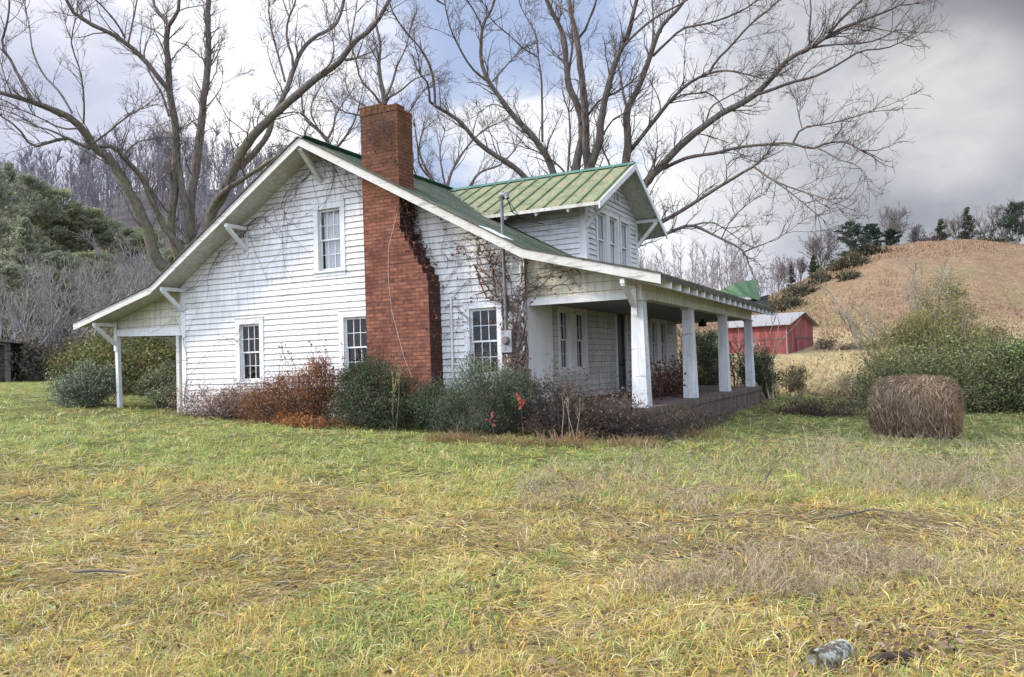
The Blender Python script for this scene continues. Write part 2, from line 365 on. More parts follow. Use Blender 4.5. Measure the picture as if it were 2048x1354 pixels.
def log_mat():
    m,nt,b=new_mat('lichen_bark'); c=coords(nt); f=noise(nt,c,17.,8.,.75); f2=noise(nt,c,42.,6.,.7)
    col=ramp(nt,[(.3,(.05,.04,.03)),(.7,(.14,.11,.09))],f2); v=nd(nt,'ShaderNodeTexVoronoi',Scale=13.); nt.links.new(c,v.inputs['Vector'])
    lic=ramp(nt,[(.47,0.),(.55,.9)],f); col=mixc(nt,lic,col,(.46,.46,.38)); col=mixc(nt,ramp(nt,[(.55,0.),(.7,.8)],f2),col,(.2,.22,.12))
    nt.links.new(col,b.inputs['Base Color']); b.inputs['Roughness'].default_value=.95; bump(nt,b,f2,.9,.02); return m
M['log']=log_mat()
# ------------------------------------------------------------------ camera
cd=bpy.data.cameras.new('camera'); cam=bpy.data.objects.new('camera',cd); COL.objects.link(cam)
cd.sensor_width=36.; cd.sensor_fit='HORIZONTAL'; cd.lens=36.*FPX/2048.; cd.clip_start=.1; cd.clip_end=3000
mw=Matrix.Identity(4)
for i in range(3):
    mw[i][0]=RT[i]; mw[i][1]=UP[i]; mw[i][2]=-FW[i]; mw[i][3]=CAM[i]
cam.matrix_world=mw; SC.camera=cam
SC.view_settings.view_transform='Standard'; SC.view_settings.look='None'; SC.view_settings.exposure=0; SC.view_settings.gamma=1
SC.render.engine='CYCLES'; SC.cycles.use_denoising=True; SC.cycles.max_bounces=6; SC.cycles.diffuse_bounces=3; SC.cycles.transparent_max_bounces=10
SC.cycles.caustics_reflective=False; SC.cycles.caustics_refractive=False

# ------------------------------------------------------------------ sun and sky
SUN_SIDE, SUN_FWD, SUN_EL = -.99, .06, math.radians(29)
sh=np.array([SUN_SIDE*RH[0]+SUN_FWD*FH[0], SUN_SIDE*RH[1]+SUN_FWD*FH[1]]); sh/=np.linalg.norm(sh)
sv=Vector((sh[0]*math.cos(SUN_EL),sh[1]*math.cos(SUN_EL),math.sin(SUN_EL)))
sl=bpy.data.lights.new('sun','SUN'); sl.energy=4.7; sl.angle=math.radians(6); sl.color=(1.,.90,.75)
so=bpy.data.objects.new('sun',sl); COL.objects.link(so); so.rotation_euler=sv.to_track_quat('Z','Y').to_euler(); so.location=(-30,0,40)

w=bpy.data.worlds.new('World'); SC.world=w; w.use_nodes=True; nt=w.node_tree; bg=nt.nodes['Background']
sky=nd(nt,'ShaderNodeTexSky',_sky_type='NISHITA'); sky.sun_disc=False; sky.sun_elevation=SUN_EL; sky.sun_rotation=math.atan2(sh[0],sh[1])
tc=nt.nodes.new('ShaderNodeTexCoord'); gen=tc.outputs['Generated']
def dirv(u,v):
    d=ray_at(u,v,1.)-CAM; return d/np.linalg.norm(d)
def glow(vec,deg_out,deg_in=0.):
    dp=nd(nt,'ShaderNodeVectorMath',_operation='DOT_PRODUCT'); nt.links.new(gen,dp.inputs[0]); dp.inputs[1].default_value=tuple(vec)
    mr=nd(nt,'ShaderNodeMapRange',_interpolation_type='SMOOTHERSTEP'); mr.inputs[1].default_value=math.cos(math.radians(deg_out)); mr.inputs[2].default_value=math.cos(math.radians(deg_in))
    nt.links.new(dp.outputs['Value'],mr.inputs[0]); return mr.outputs[0]
def math2(op,a,b):
    m=nd(nt,'ShaderNodeMath',_operation=op)
    for i,x in enumerate((a,b)):
        if hasattr(x,'is_linked'): nt.links.new(x,m.inputs[i])
        else: m.inputs[i].default_value=x
    return m.outputs[0]
mp=nd(nt,'ShaderNodeMapping'); mp.inputs['Scale'].default_value=(1,1,2.1); nt.links.new(gen,mp.inputs[0]); cv=mp.outputs[0]
mp2=nd(nt,'ShaderNodeMapping'); mp2.inputs['Scale'].default_value=(1,1,1.6); mp2.inputs['Location'].default_value=(3.1,1.7,.4); nt.links.new(gen,mp2.inputs[0])
n1=noise(nt,cv,4.4,10.,.6,.35); n2=noise(nt,mp2.outputs[0],3.0,9.,.6,.3); n3=noise(nt,cv,7.,8.,.6,.3)
blue=mixc(nt,.62,(.40,.56,.93),sky.outputs[0]); 
skm=nd(nt,'ShaderNodeVectorMath',_operation='SCALE'); nt.links.new(sky.outputs[0],skm.inputs[0]); skm.inputs['Scale'].default_value=.12
blue=mixc(nt,.75,skm.outputs[0],(.52,.63,.92))
# where the cloud breaks: openings and bright banks stand in fixed directions of the sky
den=n1
for (u,v,do,amt) in ((350,150,15,.20),(1430,330,13,.20),(1020,300,7,.10),(600,60,9,.08),(1240,400,5,-.16),(1010,50,8,-.17),(820,20,6,-.08),(480,240,6,-.12),(60,40,7,-.02),(780,300,8,-.07),(1290,240,6,-.13),(1800,250,22,.3)):
    den=math2('ADD',den,math2('MULTIPLY',glow(dirv(u,v),do),amt))
cl=ramp(nt,[(.43,0.),(.58,1.)],den)
shade=ramp(nt,[(.32,(.50,.56,.80)),(.46,(.74,.79,.96)),(.58,(1.04,1.05,1.07))],n2)
white=mixc(nt,math2('MULTIPLY',n3,.5),shade,(.78,.82,.93))
col=mixc(nt,cl,blue,white)
for (u,v,do,c,a) in ((330,120,19,(1.5,1.47,1.47),1.),(440,262,8,(1.3,1.3,1.32),.7),(1400,330,14,(1.25,1.25,1.26),.9),(1000,290,6,(1.15,1.17,1.2),.55)):
    g=math2('MULTIPLY',math2('MULTIPLY',glow(dirv(u,v),do),ramp(nt,[(.36,0.),(.58,1.)],n1)),a); col=mixc(nt,g,col,c)
# low lavender bank on the left, slate rain cloud on the right
g=math2('MULTIPLY',glow(dirv(20,330),14,3),.75); col=mixc(nt,g,col,(.50,.54,.74))
gl=nd(nt,'ShaderNodeVectorMath',_operation='DOT_PRODUCT'); nt.links.new(gen,gl.inputs[0]); gl.inputs[1].default_value=tuple(dirv(2500,60))
mr=nd(nt,'ShaderNodeMapRange',_interpolation_type='SMOOTHSTEP'); mr.inputs[1].default_value=math.cos(math.radians(34)); mr.inputs[2].default_value=math.cos(math.radians(19)); nt.links.new(math2('ADD',gl.outputs['Value'],math2('MULTIPLY',math2('SUBTRACT',n2,.5),.12)),mr.inputs[0])
slate=ramp(nt,[(.36,(.30,.32,.37)),(.48,(.41,.43,.48)),(.60,(.66,.68,.72))],n2)
col=mixc(nt,math2('MULTIPLY',mr.outputs[0],.95),col,slate)
g=math2('MULTIPLY',glow(dirv(2080,-60),13,0),.75); col=mixc(nt,g,col,(.24,.25,.28))
g=math2('MULTIPLY',glow(dirv(1950,330),9,1),.5); col=mixc(nt,g,col,(.34,.36,.41))
g=math2('MULTIPLY',glow(dirv(1890,215),7,0),math2('MULTIPLY',n3,1.1)); col=mixc(nt,g,col,(.88,.89,.91))
# added fill light: unseen sky behind the photographer and overhead is brightened
back=-FW+np.array([-.5*RH[0],-.5*RH[1],.75]); back/=np.linalg.norm(back)
lift=math2('ADD',math2('ADD',1.0,math2('MULTIPLY',glow((0,0,1),62,20),1.0)),math2('MULTIPLY',glow(back,85,15),2.5))
fin=nd(nt,'ShaderNodeVectorMath',_operation='SCALE'); nt.links.new(col,fin.inputs[0]); nt.links.new(lift,fin.inputs['Scale'])
nt.links.new(fin.outputs[0],bg.inputs[0]); bg.inputs[1].default_value=1.0
w.cycles.sampling_method='MANUAL'; w.cycles.sample_map_resolution=1024

# ------------------------------------------------------------------ ground
def lerp3(a,b,t): return np.asarray(a)*(1-t[:,None])+np.asarray(b)*t[:,None]
def ground_color(x,y):
    d,l=dl_of(x,y); u=1024+FPX*l/np.maximum(d,1)
    n=vnoise(x*.35,y*.35,3); n2=vnoise(x*1.3,y*1.3,9); nb=vnoise(x*.05,y*.05,5)
    lawn=lerp3((.15,.12,.055),(.22,.18,.085),n2); lawn=lerp3(lawn,(.17,.13,.08),smooth((n-.55)*5)*.5)
    gr=lerp3((.09,.11,.03),(.14,.16,.045),n2)
    c=lerp3(lawn,gr,smooth((d-9)/5)*.8)
    tan=lerp3((.42,.32,.17),(.48,.38,.21),n2); tan=lerp3(tan,(.25,.25,.09),smooth((n-.55)*4)*.6)
    right=smooth((u-900)/400); c=lerp3(c,tan,smooth((d-33)/10)*right)
    c=lerp3(c,lerp3((.17,.20,.05),(.25,.25,.08),n2),smooth((d-28)/10)*(1-right))
    hn=vnoise(x*.09,y*.09,31); hill=lerp3((.25,.165,.10),(.33,.23,.14),n2); hill=lerp3(hill,(.26,.22,.10),smooth((hn-.5)*5)*.75); hill=lerp3(hill,(.20,.125,.085),smooth((nb-.52)*6)*.7)
    c=lerp3(c,hill,smooth((d-86-8*n)/10)*right)
    wood=lerp3((.10,.09,.09),(.155,.135,.135),n2); c=lerp3(c,wood,smooth((d-50)/8)*(1-right))
    return np.clip(c,0.01,.8)
ang=np.concatenate([np.linspace(-48,48,260),np.linspace(50,310,66)]); rad=np.concatenate([[.3],np.geomspace(.8,900,190)])
A,Rr=np.meshgrid(np.radians(ang),rad); gx=CX+Rr*(np.cos(A)*FH[0]+np.sin(A)*RH[0]); gy=CY+Rr*(np.cos(A)*FH[1]+np.sin(A)*RH[1])
gzv=ground(gx.ravel(),gy.ravel()); dd=np.hypot(gx.ravel()-CX,gy.ravel()-CY)
gzv=gzv+(vnoise(gx.ravel()*1.1,gy.ravel()*1.1,21)-.5)*.07*smooth((70-dd)/30)+(vnoise(gx.ravel()*.05,gy.ravel()*.05,23)-.5)*2.0*smooth((dd-85)/60)
na,nr=len(ang),len(rad); i,j=np.meshgrid(np.arange(nr-1),np.arange(na),indexing='ij'); j2=(j+1)%na
Qg=np.stack([i*na+j,i*na+j2,(i+1)*na+j2,(i+1)*na+j],-1).reshape(-1,4)[:,::-1]
gm,nt2,b=new_mat('grassy_ground'); a=nd(nt2,'ShaderNodeVertexColor',_layer_name='Col'); cc=coords(nt2); f=noise(nt2,cc,2.4,9.,.75); f2=noise(nt2,coords(nt2,(1,1,.5)),.45,9.,.7)
colr=mixc(nt2,ramp(nt2,[(.35,.75),(.6,0.)],f),a.outputs[0],(.05,.04,.022),'MIX'); colr=mixc(nt2,.55,colr,ramp(nt2,[(.3,(.5,.5,.5)),(.7,(1.25,1.2,1.15))],f2),'MULTIPLY')
nt2.links.new(colr,b.inputs['Base Color']); b.inputs['Roughness'].default_value=.95; b.inputs['Specular IOR Level'].default_value=.1; bump(nt2,b,f,.8,.08)
go=mesh_obj('ground',np_mesh('ground',np.stack([gx.ravel(),gy.ravel(),gzv],-1),Qg,None,[gm],color=ground_color(gx.ravel(),gy.ravel()),smooth_=True))
tag(go,kind='structure')

# ------------------------------------------------------------------ the farmhouse
HOUSE=empty('farmhouse',(5.7,6.5,0)); tag(HOUSE,'white clapboard farmhouse with green metal roof, brick chimney and columned front porch','house')
def hp(o):   # parent keeping world coordinates
    o.parent=HOUSE; o.matrix_parent_inverse=Matrix.Translation(-Vector((5.7,6.5,0))); return o
def sub(o,p):
    o.parent=p; o.matrix_parent_inverse=Matrix.Translation(-Vector((5.7,6.5,0))) if p is HOUSE else Matrix.Identity(4); return o
WX,LY=11.47,13.07; RX,RZ=5.41,7.31; SR,SLF=.55,.61; BX,BZ=11.83,3.78; EX,EZ=15.0,2.96; LBX,LBZ=-.35,3.80; LEX,LEZ=-3.86,2.90
OV=.84; YB=13.95; TH=.12
def rtop(x):
    if x>=BX: return BZ-(x-BX)*(BZ-EZ)/(EX-BX)
    if x>=RX: return RZ-(x-RX)*(RZ-BZ)/(BX-RX)
    if x>=LBX: return RZ-(RX-x)*(RZ-LBZ)/(RX-LBX)
    return LBZ-(LBX-x)*(LBZ-LEZ)/(LBX-LEX)
def siding(O,a,n,xl,xr,z0,z1,openings,expo=.16,seed=1,joint=True,lap=.026):
    rng=np.random.default_rng(seed); O=np.array(O,float); a=np.array(a,float); n=np.array(n,float); acc=Acc(); z=z0
    while z<z1-1e-4:
        zt=min(z+expo,z1); cuts=sorted({z,zt}|{q for o in openings for q in o[2:4] if z<q<zt}); g0=rng.uniform(.93,1.03); wob=rng.normal(0,.002)
        jx=sorted(rng.uniform(xl(z)-1,xr(z)+1,rng.integers(1,4))) if joint else []
        for k in range(len(cuts)-1):
            za,zb=cuts[k],cuts[k+1]; zm=(za+zb)/2; segs=[((xl(za),xl(zb)),(xr(za),xr(zb)))]
            for o in openings:
                if o[2]<=zm<=o[3]:
                    ns=[]
                    for L,Rg in segs:
                        if o[1]<=min(L) or o[0]>=max(Rg): ns.append((L,Rg)); continue
                        if o[0]>min(L): ns.append((L,(min(o[0],Rg[0]),min(o[0],Rg[1]))))
                        if o[1]<max(Rg): ns.append(((max(o[1],L[0]),max(o[1],L[1])),Rg))
                    segs=ns
            fs=[]
            for L,Rg in segs:
                cur=L
                for q in jx:
                    if q>max(cur)+.3 and q<min(Rg)-.3: fs.append((cur,(q-.002,q-.002))); cur=(q+.002,q+.002)
                fs.append((cur,Rg))
            oa=lap+wob-(lap-.002)*(za-z)/expo; ob=lap+wob-(lap-.002)*(zb-z)/expo
            for L,Rg in fs:
                L=list(L); Rg=list(Rg)
                if Rg[0]-L[0]<.005: continue
                if Rg[1]<L[1]: mid=(L[1]+Rg[1])/2; L[1]=Rg[1]=mid
                P=lambda x,z_,o_: O+a*x+n*o_+np.array([0,0,z_])
                V=[P(L[0],za,oa),P(Rg[0],za,oa),P(Rg[1],zb,ob),P(L[1],zb,ob)]; Q=[(0,1,2,3)]
                gq=g0*rng.uniform(.97,1.02); acc.add(np.array(V),Q,None,np.full(3,gq))
                if k==0: acc.add(np.array([P(L[0],za,-.01),P(Rg[0],za,-.01),P(Rg[0],za,oa),P(L[0],za,oa)]),[(0,1,2,3)],None,np.full(3,.22)); acc.add(np.array([P(L[0],za,oa+.0008),P(Rg[0],za,oa+.0008),P(Rg[0],za+.009,oa+.0002),P(L[0],za+.009,oa+.0002)]),[(0,1,2,3)],None,np.full(3,gq*.42))  # painted shadow line: underside and lower edge of each board coloured dark
        z=zt
    return acc
def wallmesh(name,acc,mat,parent=None):
    o=mesh_obj(name,acc.mesh(name,[mat])); return hp(o) if parent is None else sub(o,parent)

# ---- window builder: casing is the part; sash, pane, curtain, sill are its sub-parts
def window(O,a,n,x0,x1,z0,z1,rows=2,cols=3,cas=.15,curtain=False,parent=None,merge=False,head=.17,matc=None):
    """x0..x1,z0..z1 = glass area; local axes a (across), n (outward)"""
    O=np.array(O,float); a=np.array(a,float); n=np.array(n,float); zz=np.array([0,0,1.]); st=.05
    ox0,ox1,oz0,oz1=x0-st,x1+st,z0-st,z1+st; zm=(z0+z1)/2
    fr=MB(); sa=MB(); gl=MB(); cu=MB(); si=MB()
    B=lambda mb,r,m=0: mb.obox(O,a,n,zz,r,m)
    # casing boards
    B(fr,(ox0-cas,ox0,-.02,.036,oz0-.02,oz1)); B(fr,(ox1,ox1+cas,-.02,.036,oz0-.02,oz1)); B(fr,(ox0-cas-.01,ox1+cas+.01,-.02,.042,oz1,oz1+head)); B(fr,(ox0-cas-.02,ox1+cas+.02,0,.06,oz1+head,oz1+head+.03))
    for xa,xb in ((ox0,ox0+.012),(ox1-.012,ox1)): B(fr,(xa,xb,-.14,-.021,oz0,oz1))
    B(fr,(ox0+.012,ox1-.012,-.14,-.021,oz1-.012,oz1))
    B(si,(ox0-cas-.03,ox1+cas+.03,-.13,.075,oz0-.065,oz0-.02)); B(si,(ox0-cas,ox1+cas,-.01,.034,oz0-.16,oz0-.065))
    for k,(za,zb,dep) in enumerate(((oz0-.018,zm+.025,-.085),(zm-.02,oz1-.014,-.05))):
        d0,d1=dep-.032,dep; b0=.075 if k==0 else .04
        B(sa,(ox0+.014,x0+.0,d0,d1,za,zb)); B(sa,(x1,ox1-.014,d0,d1,za,zb)); B(sa,(x0,x1,d0,d1,za,za+b0)); B(sa,(x0,x1,d0,d1,zb-.045,zb))
        ga,gb=za+b0,zb-.045
        for c in range(1,cols): xc=x0+(x1-x0)*c/cols; B(sa,(xc-.009,xc+.009,d0+.003,d1-.003,ga,gb))
        for r in range(1,rows): zc=ga+(gb-ga)*r/rows; B(sa,(x0,x1,d0+.004,d1-.005,zc-.008,zc+.008))
        P=lambda x,z_: O+a*x+n*(dep-.016)+zz*z_
        gl.poly([P(x0,ga),P(x1,ga),P(x1,gb),P(x0,gb)])
    if curtain:
        N=40
        for (ca,cb,phase) in curtain:
            xs=np.linspace(ca,cb,N); dy=(-.135 if merge else -.22)+.02*np.sin(np.linspace(0,14*(cb-ca)/.4,N)*2.2+phase)
            for k in range(N-1):
                P=lambda i,z_: O+a*(xs[i]+(.05*(1-(z_-oz0)/(oz1-oz0))*(1 if phase<1 else -1)))+n*dy[i]+zz*z_
                cu.poly([P(k,oz0-.1),P(k+1,oz0-.1),P(k+1,oz1+.02),P(k,oz1+.02)])
    mt=matc or M['trim']
    if merge:
        big=MB()
        for q,m in ((fr,0),(si,0),(sa,0),(gl,1),(cu,2)):
            b0=len(big.v); big.v+=q.v; big.f+=[[i+b0 for i in f] for f in q.f]; big.m+=[m]*len(q.f)
        return sub(big.build('window',[mt,M['glass'],M['curtain']]),parent)
    wo=hp(fr.build('window',mt))
    sub(sa.build('sash',M['trim']),wo); sub(gl.build('pane',M['glass']),wo); sub(si.build('sill',mt),wo)
    if curtain: sub(cu.build('curtain',M['curtain'],smooth_=True),wo)
    return wo

# ---- gable end facing the camera (plane y=0)
ZB=-.75
GW=[(2.37,3.03,1.0,2.51),(6.13,6.79,1.0,2.51),(9.99,10.65,1.0,2.51),(5.33,5.99,3.92,5.48)]
ops=[(x0-.19,x1+.19,z0-.2,z1+.2) for x0,x1,z0,z1 in GW]
xl=lambda z: max(0.,RX-(RZ-TH-z)/SLF) ; xr=lambda z: min(WX,RX+(RZ-TH-z)/SR)
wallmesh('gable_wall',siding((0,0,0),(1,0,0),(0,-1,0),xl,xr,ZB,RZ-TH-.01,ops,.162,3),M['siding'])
for k,(x0,x1,z0,z1) in enumerate(GW):
    window((0,0,0),(1,0,0),(0,-1,0),x0,x1,z0,z1,curtain=[(x0-.05,x0+.30,.0),(x0+.26,x1-.12,.7),] if k==3 else False)
# inner skin so rooms are dark, corner boards, other walls
mb=MB()
def gpoly(y,dirn):
    pts=[(0.03,ZB),(WX-.03,ZB),(WX-.03,rtop(WX)-TH),(RX,RZ-TH),(0.03,rtop(0)-TH)]
    return pts
cb=MB(); cb.box(-.03,.13,-.035,-.004,ZB,rtop(.0)-TH-.05); cb.box(-.032,-.003,-.004,.14,ZB,rtop(0)-TH-.02); hp(cb.build('corner_board',M['trim']))
cb=MB(); cb.box(WX-.10,WX+.03,-.036,-.004,ZB,2.62); hp(cb.build('corner_board',M['trim']))
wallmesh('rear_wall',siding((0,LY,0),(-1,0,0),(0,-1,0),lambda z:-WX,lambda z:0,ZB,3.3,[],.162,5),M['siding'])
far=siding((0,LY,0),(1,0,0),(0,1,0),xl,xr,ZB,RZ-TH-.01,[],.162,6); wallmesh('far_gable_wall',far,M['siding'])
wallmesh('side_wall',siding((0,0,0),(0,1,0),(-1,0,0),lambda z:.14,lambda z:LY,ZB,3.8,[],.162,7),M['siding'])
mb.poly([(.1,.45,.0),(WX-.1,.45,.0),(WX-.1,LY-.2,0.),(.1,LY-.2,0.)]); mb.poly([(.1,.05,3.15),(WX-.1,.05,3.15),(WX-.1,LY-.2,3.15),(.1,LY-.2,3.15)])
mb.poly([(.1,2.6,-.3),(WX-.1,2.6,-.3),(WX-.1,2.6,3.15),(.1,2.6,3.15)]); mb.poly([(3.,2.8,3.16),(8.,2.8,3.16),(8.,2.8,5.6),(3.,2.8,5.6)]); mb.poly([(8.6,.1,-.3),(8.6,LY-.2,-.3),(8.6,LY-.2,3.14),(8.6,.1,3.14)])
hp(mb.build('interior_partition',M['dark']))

# ---- front wall under the porch (plane x=WX)
FO=[(1.80,3.81,.93,2.68),(6.08,7.24,.2,2.80),(9.72,11.70,.93,2.67)]
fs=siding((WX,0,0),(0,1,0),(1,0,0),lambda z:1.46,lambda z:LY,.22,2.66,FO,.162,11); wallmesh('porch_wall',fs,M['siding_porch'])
for a0,a1,xx in ((-.01,.70,.03),(.712,1.455,.024)):
    pn=MB(); pn.box(WX-.02,WX+xx,a0,a1,.22,2.64); hp(pn.build('wall_panel',M['trim']))
for x0,x1,z0,z1 in ((1.98,2.54,1.06,2.50),(3.05,3.63,1.06,2.50),(9.90,10.42,1.06,2.50),(10.96,11.52,1.06,2.50)):
    window((WX,0,0),(0,1,0),(1,0,0),x0,x1,z0,z1,cas=.12,head=.12)
for ya_,yb_ in ((2.725,2.865),(10.595,10.785)):
    mbp=MB(); mbp.box(WX-.02,WX+.03,ya_,yb_,.93,2.67); hp(mbp.build('mullion_board',M['trim']))
# door
dm=MB(); 
dm.box(WX-.02,WX+.045,6.10,6.24,.22,2.66); dm.box(WX-.02,WX+.045,7.08,7.22,.22,2.66); dm.box(WX-.02,WX+.05,6.08,7.24,2.66,2.80)
hp(dm.build('door_frame',M['trim']))
dd_=MB(); dd_.box(WX-.09,WX-.05,6.25,7.07,.24,2.65)
for za,zb in ((.4,1.0),(1.15,2.45)):
    for yy in (6.33,6.99): dd_.box(WX-.05,WX-.035,yy-.05,yy+.05,za-.1,zb+.1)
    dd_.box(WX-.05,WX-.036,6.38,6.94,za-.1,za); dd_.box(WX-.05,WX-.036,6.38,6.94,zb,zb+.1)
door=hp(dd_.build('door',M['door'])); h=MB(); h.tube([(WX-.03,6.95,1.22),(WX+.03,6.95,1.22)],[.025,.035],8); sub(h.build('handle',M['metal_grey']),door)

# ---- roof: deck, ribs, fascia
prof=[(LEX,LEZ),(LBX,LBZ),(RX,RZ),(BX,BZ),(EX,EZ)]
rf=MB()
for (xa,za),(xb,zb) in zip(prof[:-1],prof[1:]):
    ny=14
    for k in range(ny):
        y0=-OV+(YB+OV)*k/ny; y1=-OV+(YB+OV)*(k+1)/ny
        rf.poly([(xa,y0,za),(xb,y0,zb),(xb,y1,zb),(xa,y1,za)],0); rf.poly([(xa,y1,za-TH),(xb,y1,zb-TH),(xb,y0,zb-TH),(xa,y0,za-TH)],1)
    for y in (-OV,YB): rf.poly([(xa,y,za-TH),(xb,y,zb-TH),(xb,y,zb),(xa,y,za)],1)
for (x,z) in (prof[0],prof[-1]): rf.poly([(x,-OV,z-TH),(x,YB,z-TH),(x,YB,z),(x,-OV,z)],2)
M['eave_edge']=simple('rusty_eave_edge',[(.3,(.03,.03,.025)),(.6,(.09,.08,.06)),(.75,(.22,.2,.17))],5.,rough=.8)
ROOF=hp(rf.build('roof',[M['roof'],M['soffit'],M['eave_edge']]))
for k in range(25):
    y=-.72+k*.605; rb=MB()
    for (xa,za),(xb,zb) in zip(prof[:-1],prof[1:]):
        rb.bar((xa,y,za+.012),(xb,y,zb+.012),.05,.035)
    sub(rb.build('seam',M['roof']),ROOF)
rc=MB(); rc.bar((RX-.09,-OV-.02,RZ-.03),(RX-.09,YB,RZ-.03),.24,.02,up=(.5,0,1)); rc.bar((RX+.09,-OV-.02,RZ-.03+.01),(RX+.09,YB,RZ-.03+.01),.24,.02,up=(-.5,0,1)); sub(rc.build('ridge_cap',M['ridge']),ROOF)
for y0,y1 in ((-OV-.035,-OV-.002),(YB+.002,YB+.035)):
    fc=MB()
    for (xa,za),(xb,zb) in zip(prof[:-1],prof[1:]):
        fc.hexa([(xa,y0,za-.225),(xb,y0,zb-.225),(xb,y1,zb-.225),(xa,y1,za-.225),(xa,y0,za-.012),(xb,y0,zb-.012),(xb,y1,zb-.012),(xa,y1,za-.012)])
    sub(fc.build('fascia',M['fascia']),ROOF)
q=MB()
for (xa,za),(xb,zb) in zip(prof[:-1],prof[1:]): q.bar((xa,-OV-.03,za+.006),(xb,-OV-.03,zb+.006),.09,.028)
sub(q.build('rake_edge',M['eave_edge']),ROOF)
# knee braces
def brace(x,zf,mb,y0=-.02,drop=.68,yo=-OV+.05):
    mb.bar((x,y0,zf-.02),(x,yo,zf-.02),.10,.10); mb.bar((x,y0-.03,zf-drop),(x,yo+.05,zf-.07),.09,.10); mb.box(x-.06,x+.06,y0-.03,y0+.0,zf-drop-.22,zf+.08)
for x,dz in ((2.66,-.32),(.02,-.30),(-3.02,-.28),(14.14,-.30)):
    q=MB(); brace(x,rtop(x)+dz,q,drop=.62 if x<14 else .5); hp(q.build('bracket',M['trim']))
q=MB(); q.bar((RX+.02,-.03,6.30),(RX,-OV+.03,7.02),.09,.13,up=(1,0,0)); hp(q.build('bracket',M['fascia']))

# ---- front porch
pf=MB(); pf.hexa([(WX,-.18,-1.3),(14.50,-.18,-1.3),(14.50,13.25,-1.3),(WX,13.25,-1.3),(WX,-.18,.22),(14.50,-.18,.13),(14.50,13.25,.13),(WX,13.25,.22)]); 
pf.hexa([(14.503,-.20,.0),(14.53,-.20,.0),(14.53,13.27,.0),(14.503,13.27,.0),(14.503,-.20,.135),(14.53,-.20,.135),(14.53,13.27,.135),(14.503,13.27,.135)])
hp(pf.build('porch_floor',M['concrete']))
XC=14.18
for k in range(4):
    y=.17+4.24*k; hb,ht=.178-.01*k,.136-.004*k; q=MB()
    q.hexa([(XC-hb,y-hb,.12),(XC+hb,y-hb,.12),(XC+hb,y+hb,.12),(XC-hb,y+hb,.12),(XC-ht,y-ht,2.50),(XC+ht,y-ht,2.50),(XC+ht,y+ht,2.50),(XC-ht,y+ht,2.50)])
    q.box(XC-ht-.035,XC+ht+.035,y-ht-.035,y+ht+.035,2.5,2.548); hp(q.build('porch_column',M['column'],bevel=.006))
bm=MB(); bm.box(14.06,14.30,.0,12.96,2.548,2.74); bm.box(14.045,14.32,-.01,12.97,2.743,3.0); bm.box(WX+.03,14.05,12.78,12.95,2.548,2.9)
hp(bm.build('porch_beam',M['panel_plain']))
# end panel under the rake (gable plane)
z_bot=lambda x: 2.60-(x-WX)*.02
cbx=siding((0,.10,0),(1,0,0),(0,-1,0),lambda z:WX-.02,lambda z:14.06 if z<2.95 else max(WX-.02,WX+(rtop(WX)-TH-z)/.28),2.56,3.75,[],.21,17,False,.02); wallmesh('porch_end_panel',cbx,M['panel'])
q=MB(); q.box(WX-.02,14.32,.06,.14,2.545,2.70); hp(q.build('porch_end_beam',M['trim']))
q=MB(); q.poly([(WX,.14,2.64),(14.2,.14,2.56),(14.2,12.9,2.56),(WX,12.9,2.64)]); hp(q.build('porch_ceiling',M['ceiling']))
for k in range(19):
    q=MB(); y=.0+k*.76; q.hexa([(14.0,y-.03,rtop(14.0)-TH-.17),(14.985,y-.03,rtop(14.985)-TH-.15),(14.985,y+.03,rtop(14.985)-TH-.15),(14.0,y+.03,rtop(14.0)-TH-.17),(14.0,y-.03,rtop(14.0)-TH+.01),(14.985,y-.03,rtop(14.985)-TH+.01),(14.985,y+.03,rtop(14.985)-TH+.01),(14.0,y+.03,rtop(14.0)-TH+.01)]); hp(q.build('rafter_tail',M['trim']))
q=MB(); q.box(14.32,14.36,.0,13.9,2.92,rtop(14.34)-TH-.01); hp(q.build('eave_blocking',M['soffit']))
q=MB(); q.tube([(13.0,10.9,2.57),(13.0,10.9,2.50),(13.0,10.9,2.47),(13.0,10.9,2.33),(13.0,10.9,2.31)],[.05,.05,.14,.15,.06],12); hp(q.build('porch_light',M['black'],smooth_=True))
# lifted roofing sheets at the far corner
def sheet(name,mat,pts,nx=5):
    q=MB(); a,b_,c_,d_=[np.array(p,float) for p in pts]
    for k in range(nx):
        s0,s1=k/nx,(k+1)/nx; cz=lambda s: np.array([0,0,.10*math.sin(math.pi*s)])
        q.poly([a+(b_-a)*s0+cz(s0),a+(b_-a)*s1+cz(s1),d_+(c_-d_)*s1+cz(s1),d_+(c_-d_)*s0+cz(s0)])
        if k: q.bar(a+(b_-a)*s0+cz(s0)+[0,0,.02],d_+(c_-d_)*s0+cz(s0)+[0,0,.02],.03,.05)
    o=sub(q.build(name,mat),ROOF); return o
sheet('loose_sheet',M['sheet'],[(12.9,13.2,3.62),(14.36,13.9,4.12),(14.56,13.6,3.26),(13.5,12.6,3.40)],4)
sheet('loose_sheet',M['black'],[(14.1,13.2,3.2),(14.1,14.3,3.25),(14.75,14.35,3.55),(14.8,13.3,3.06)],3)

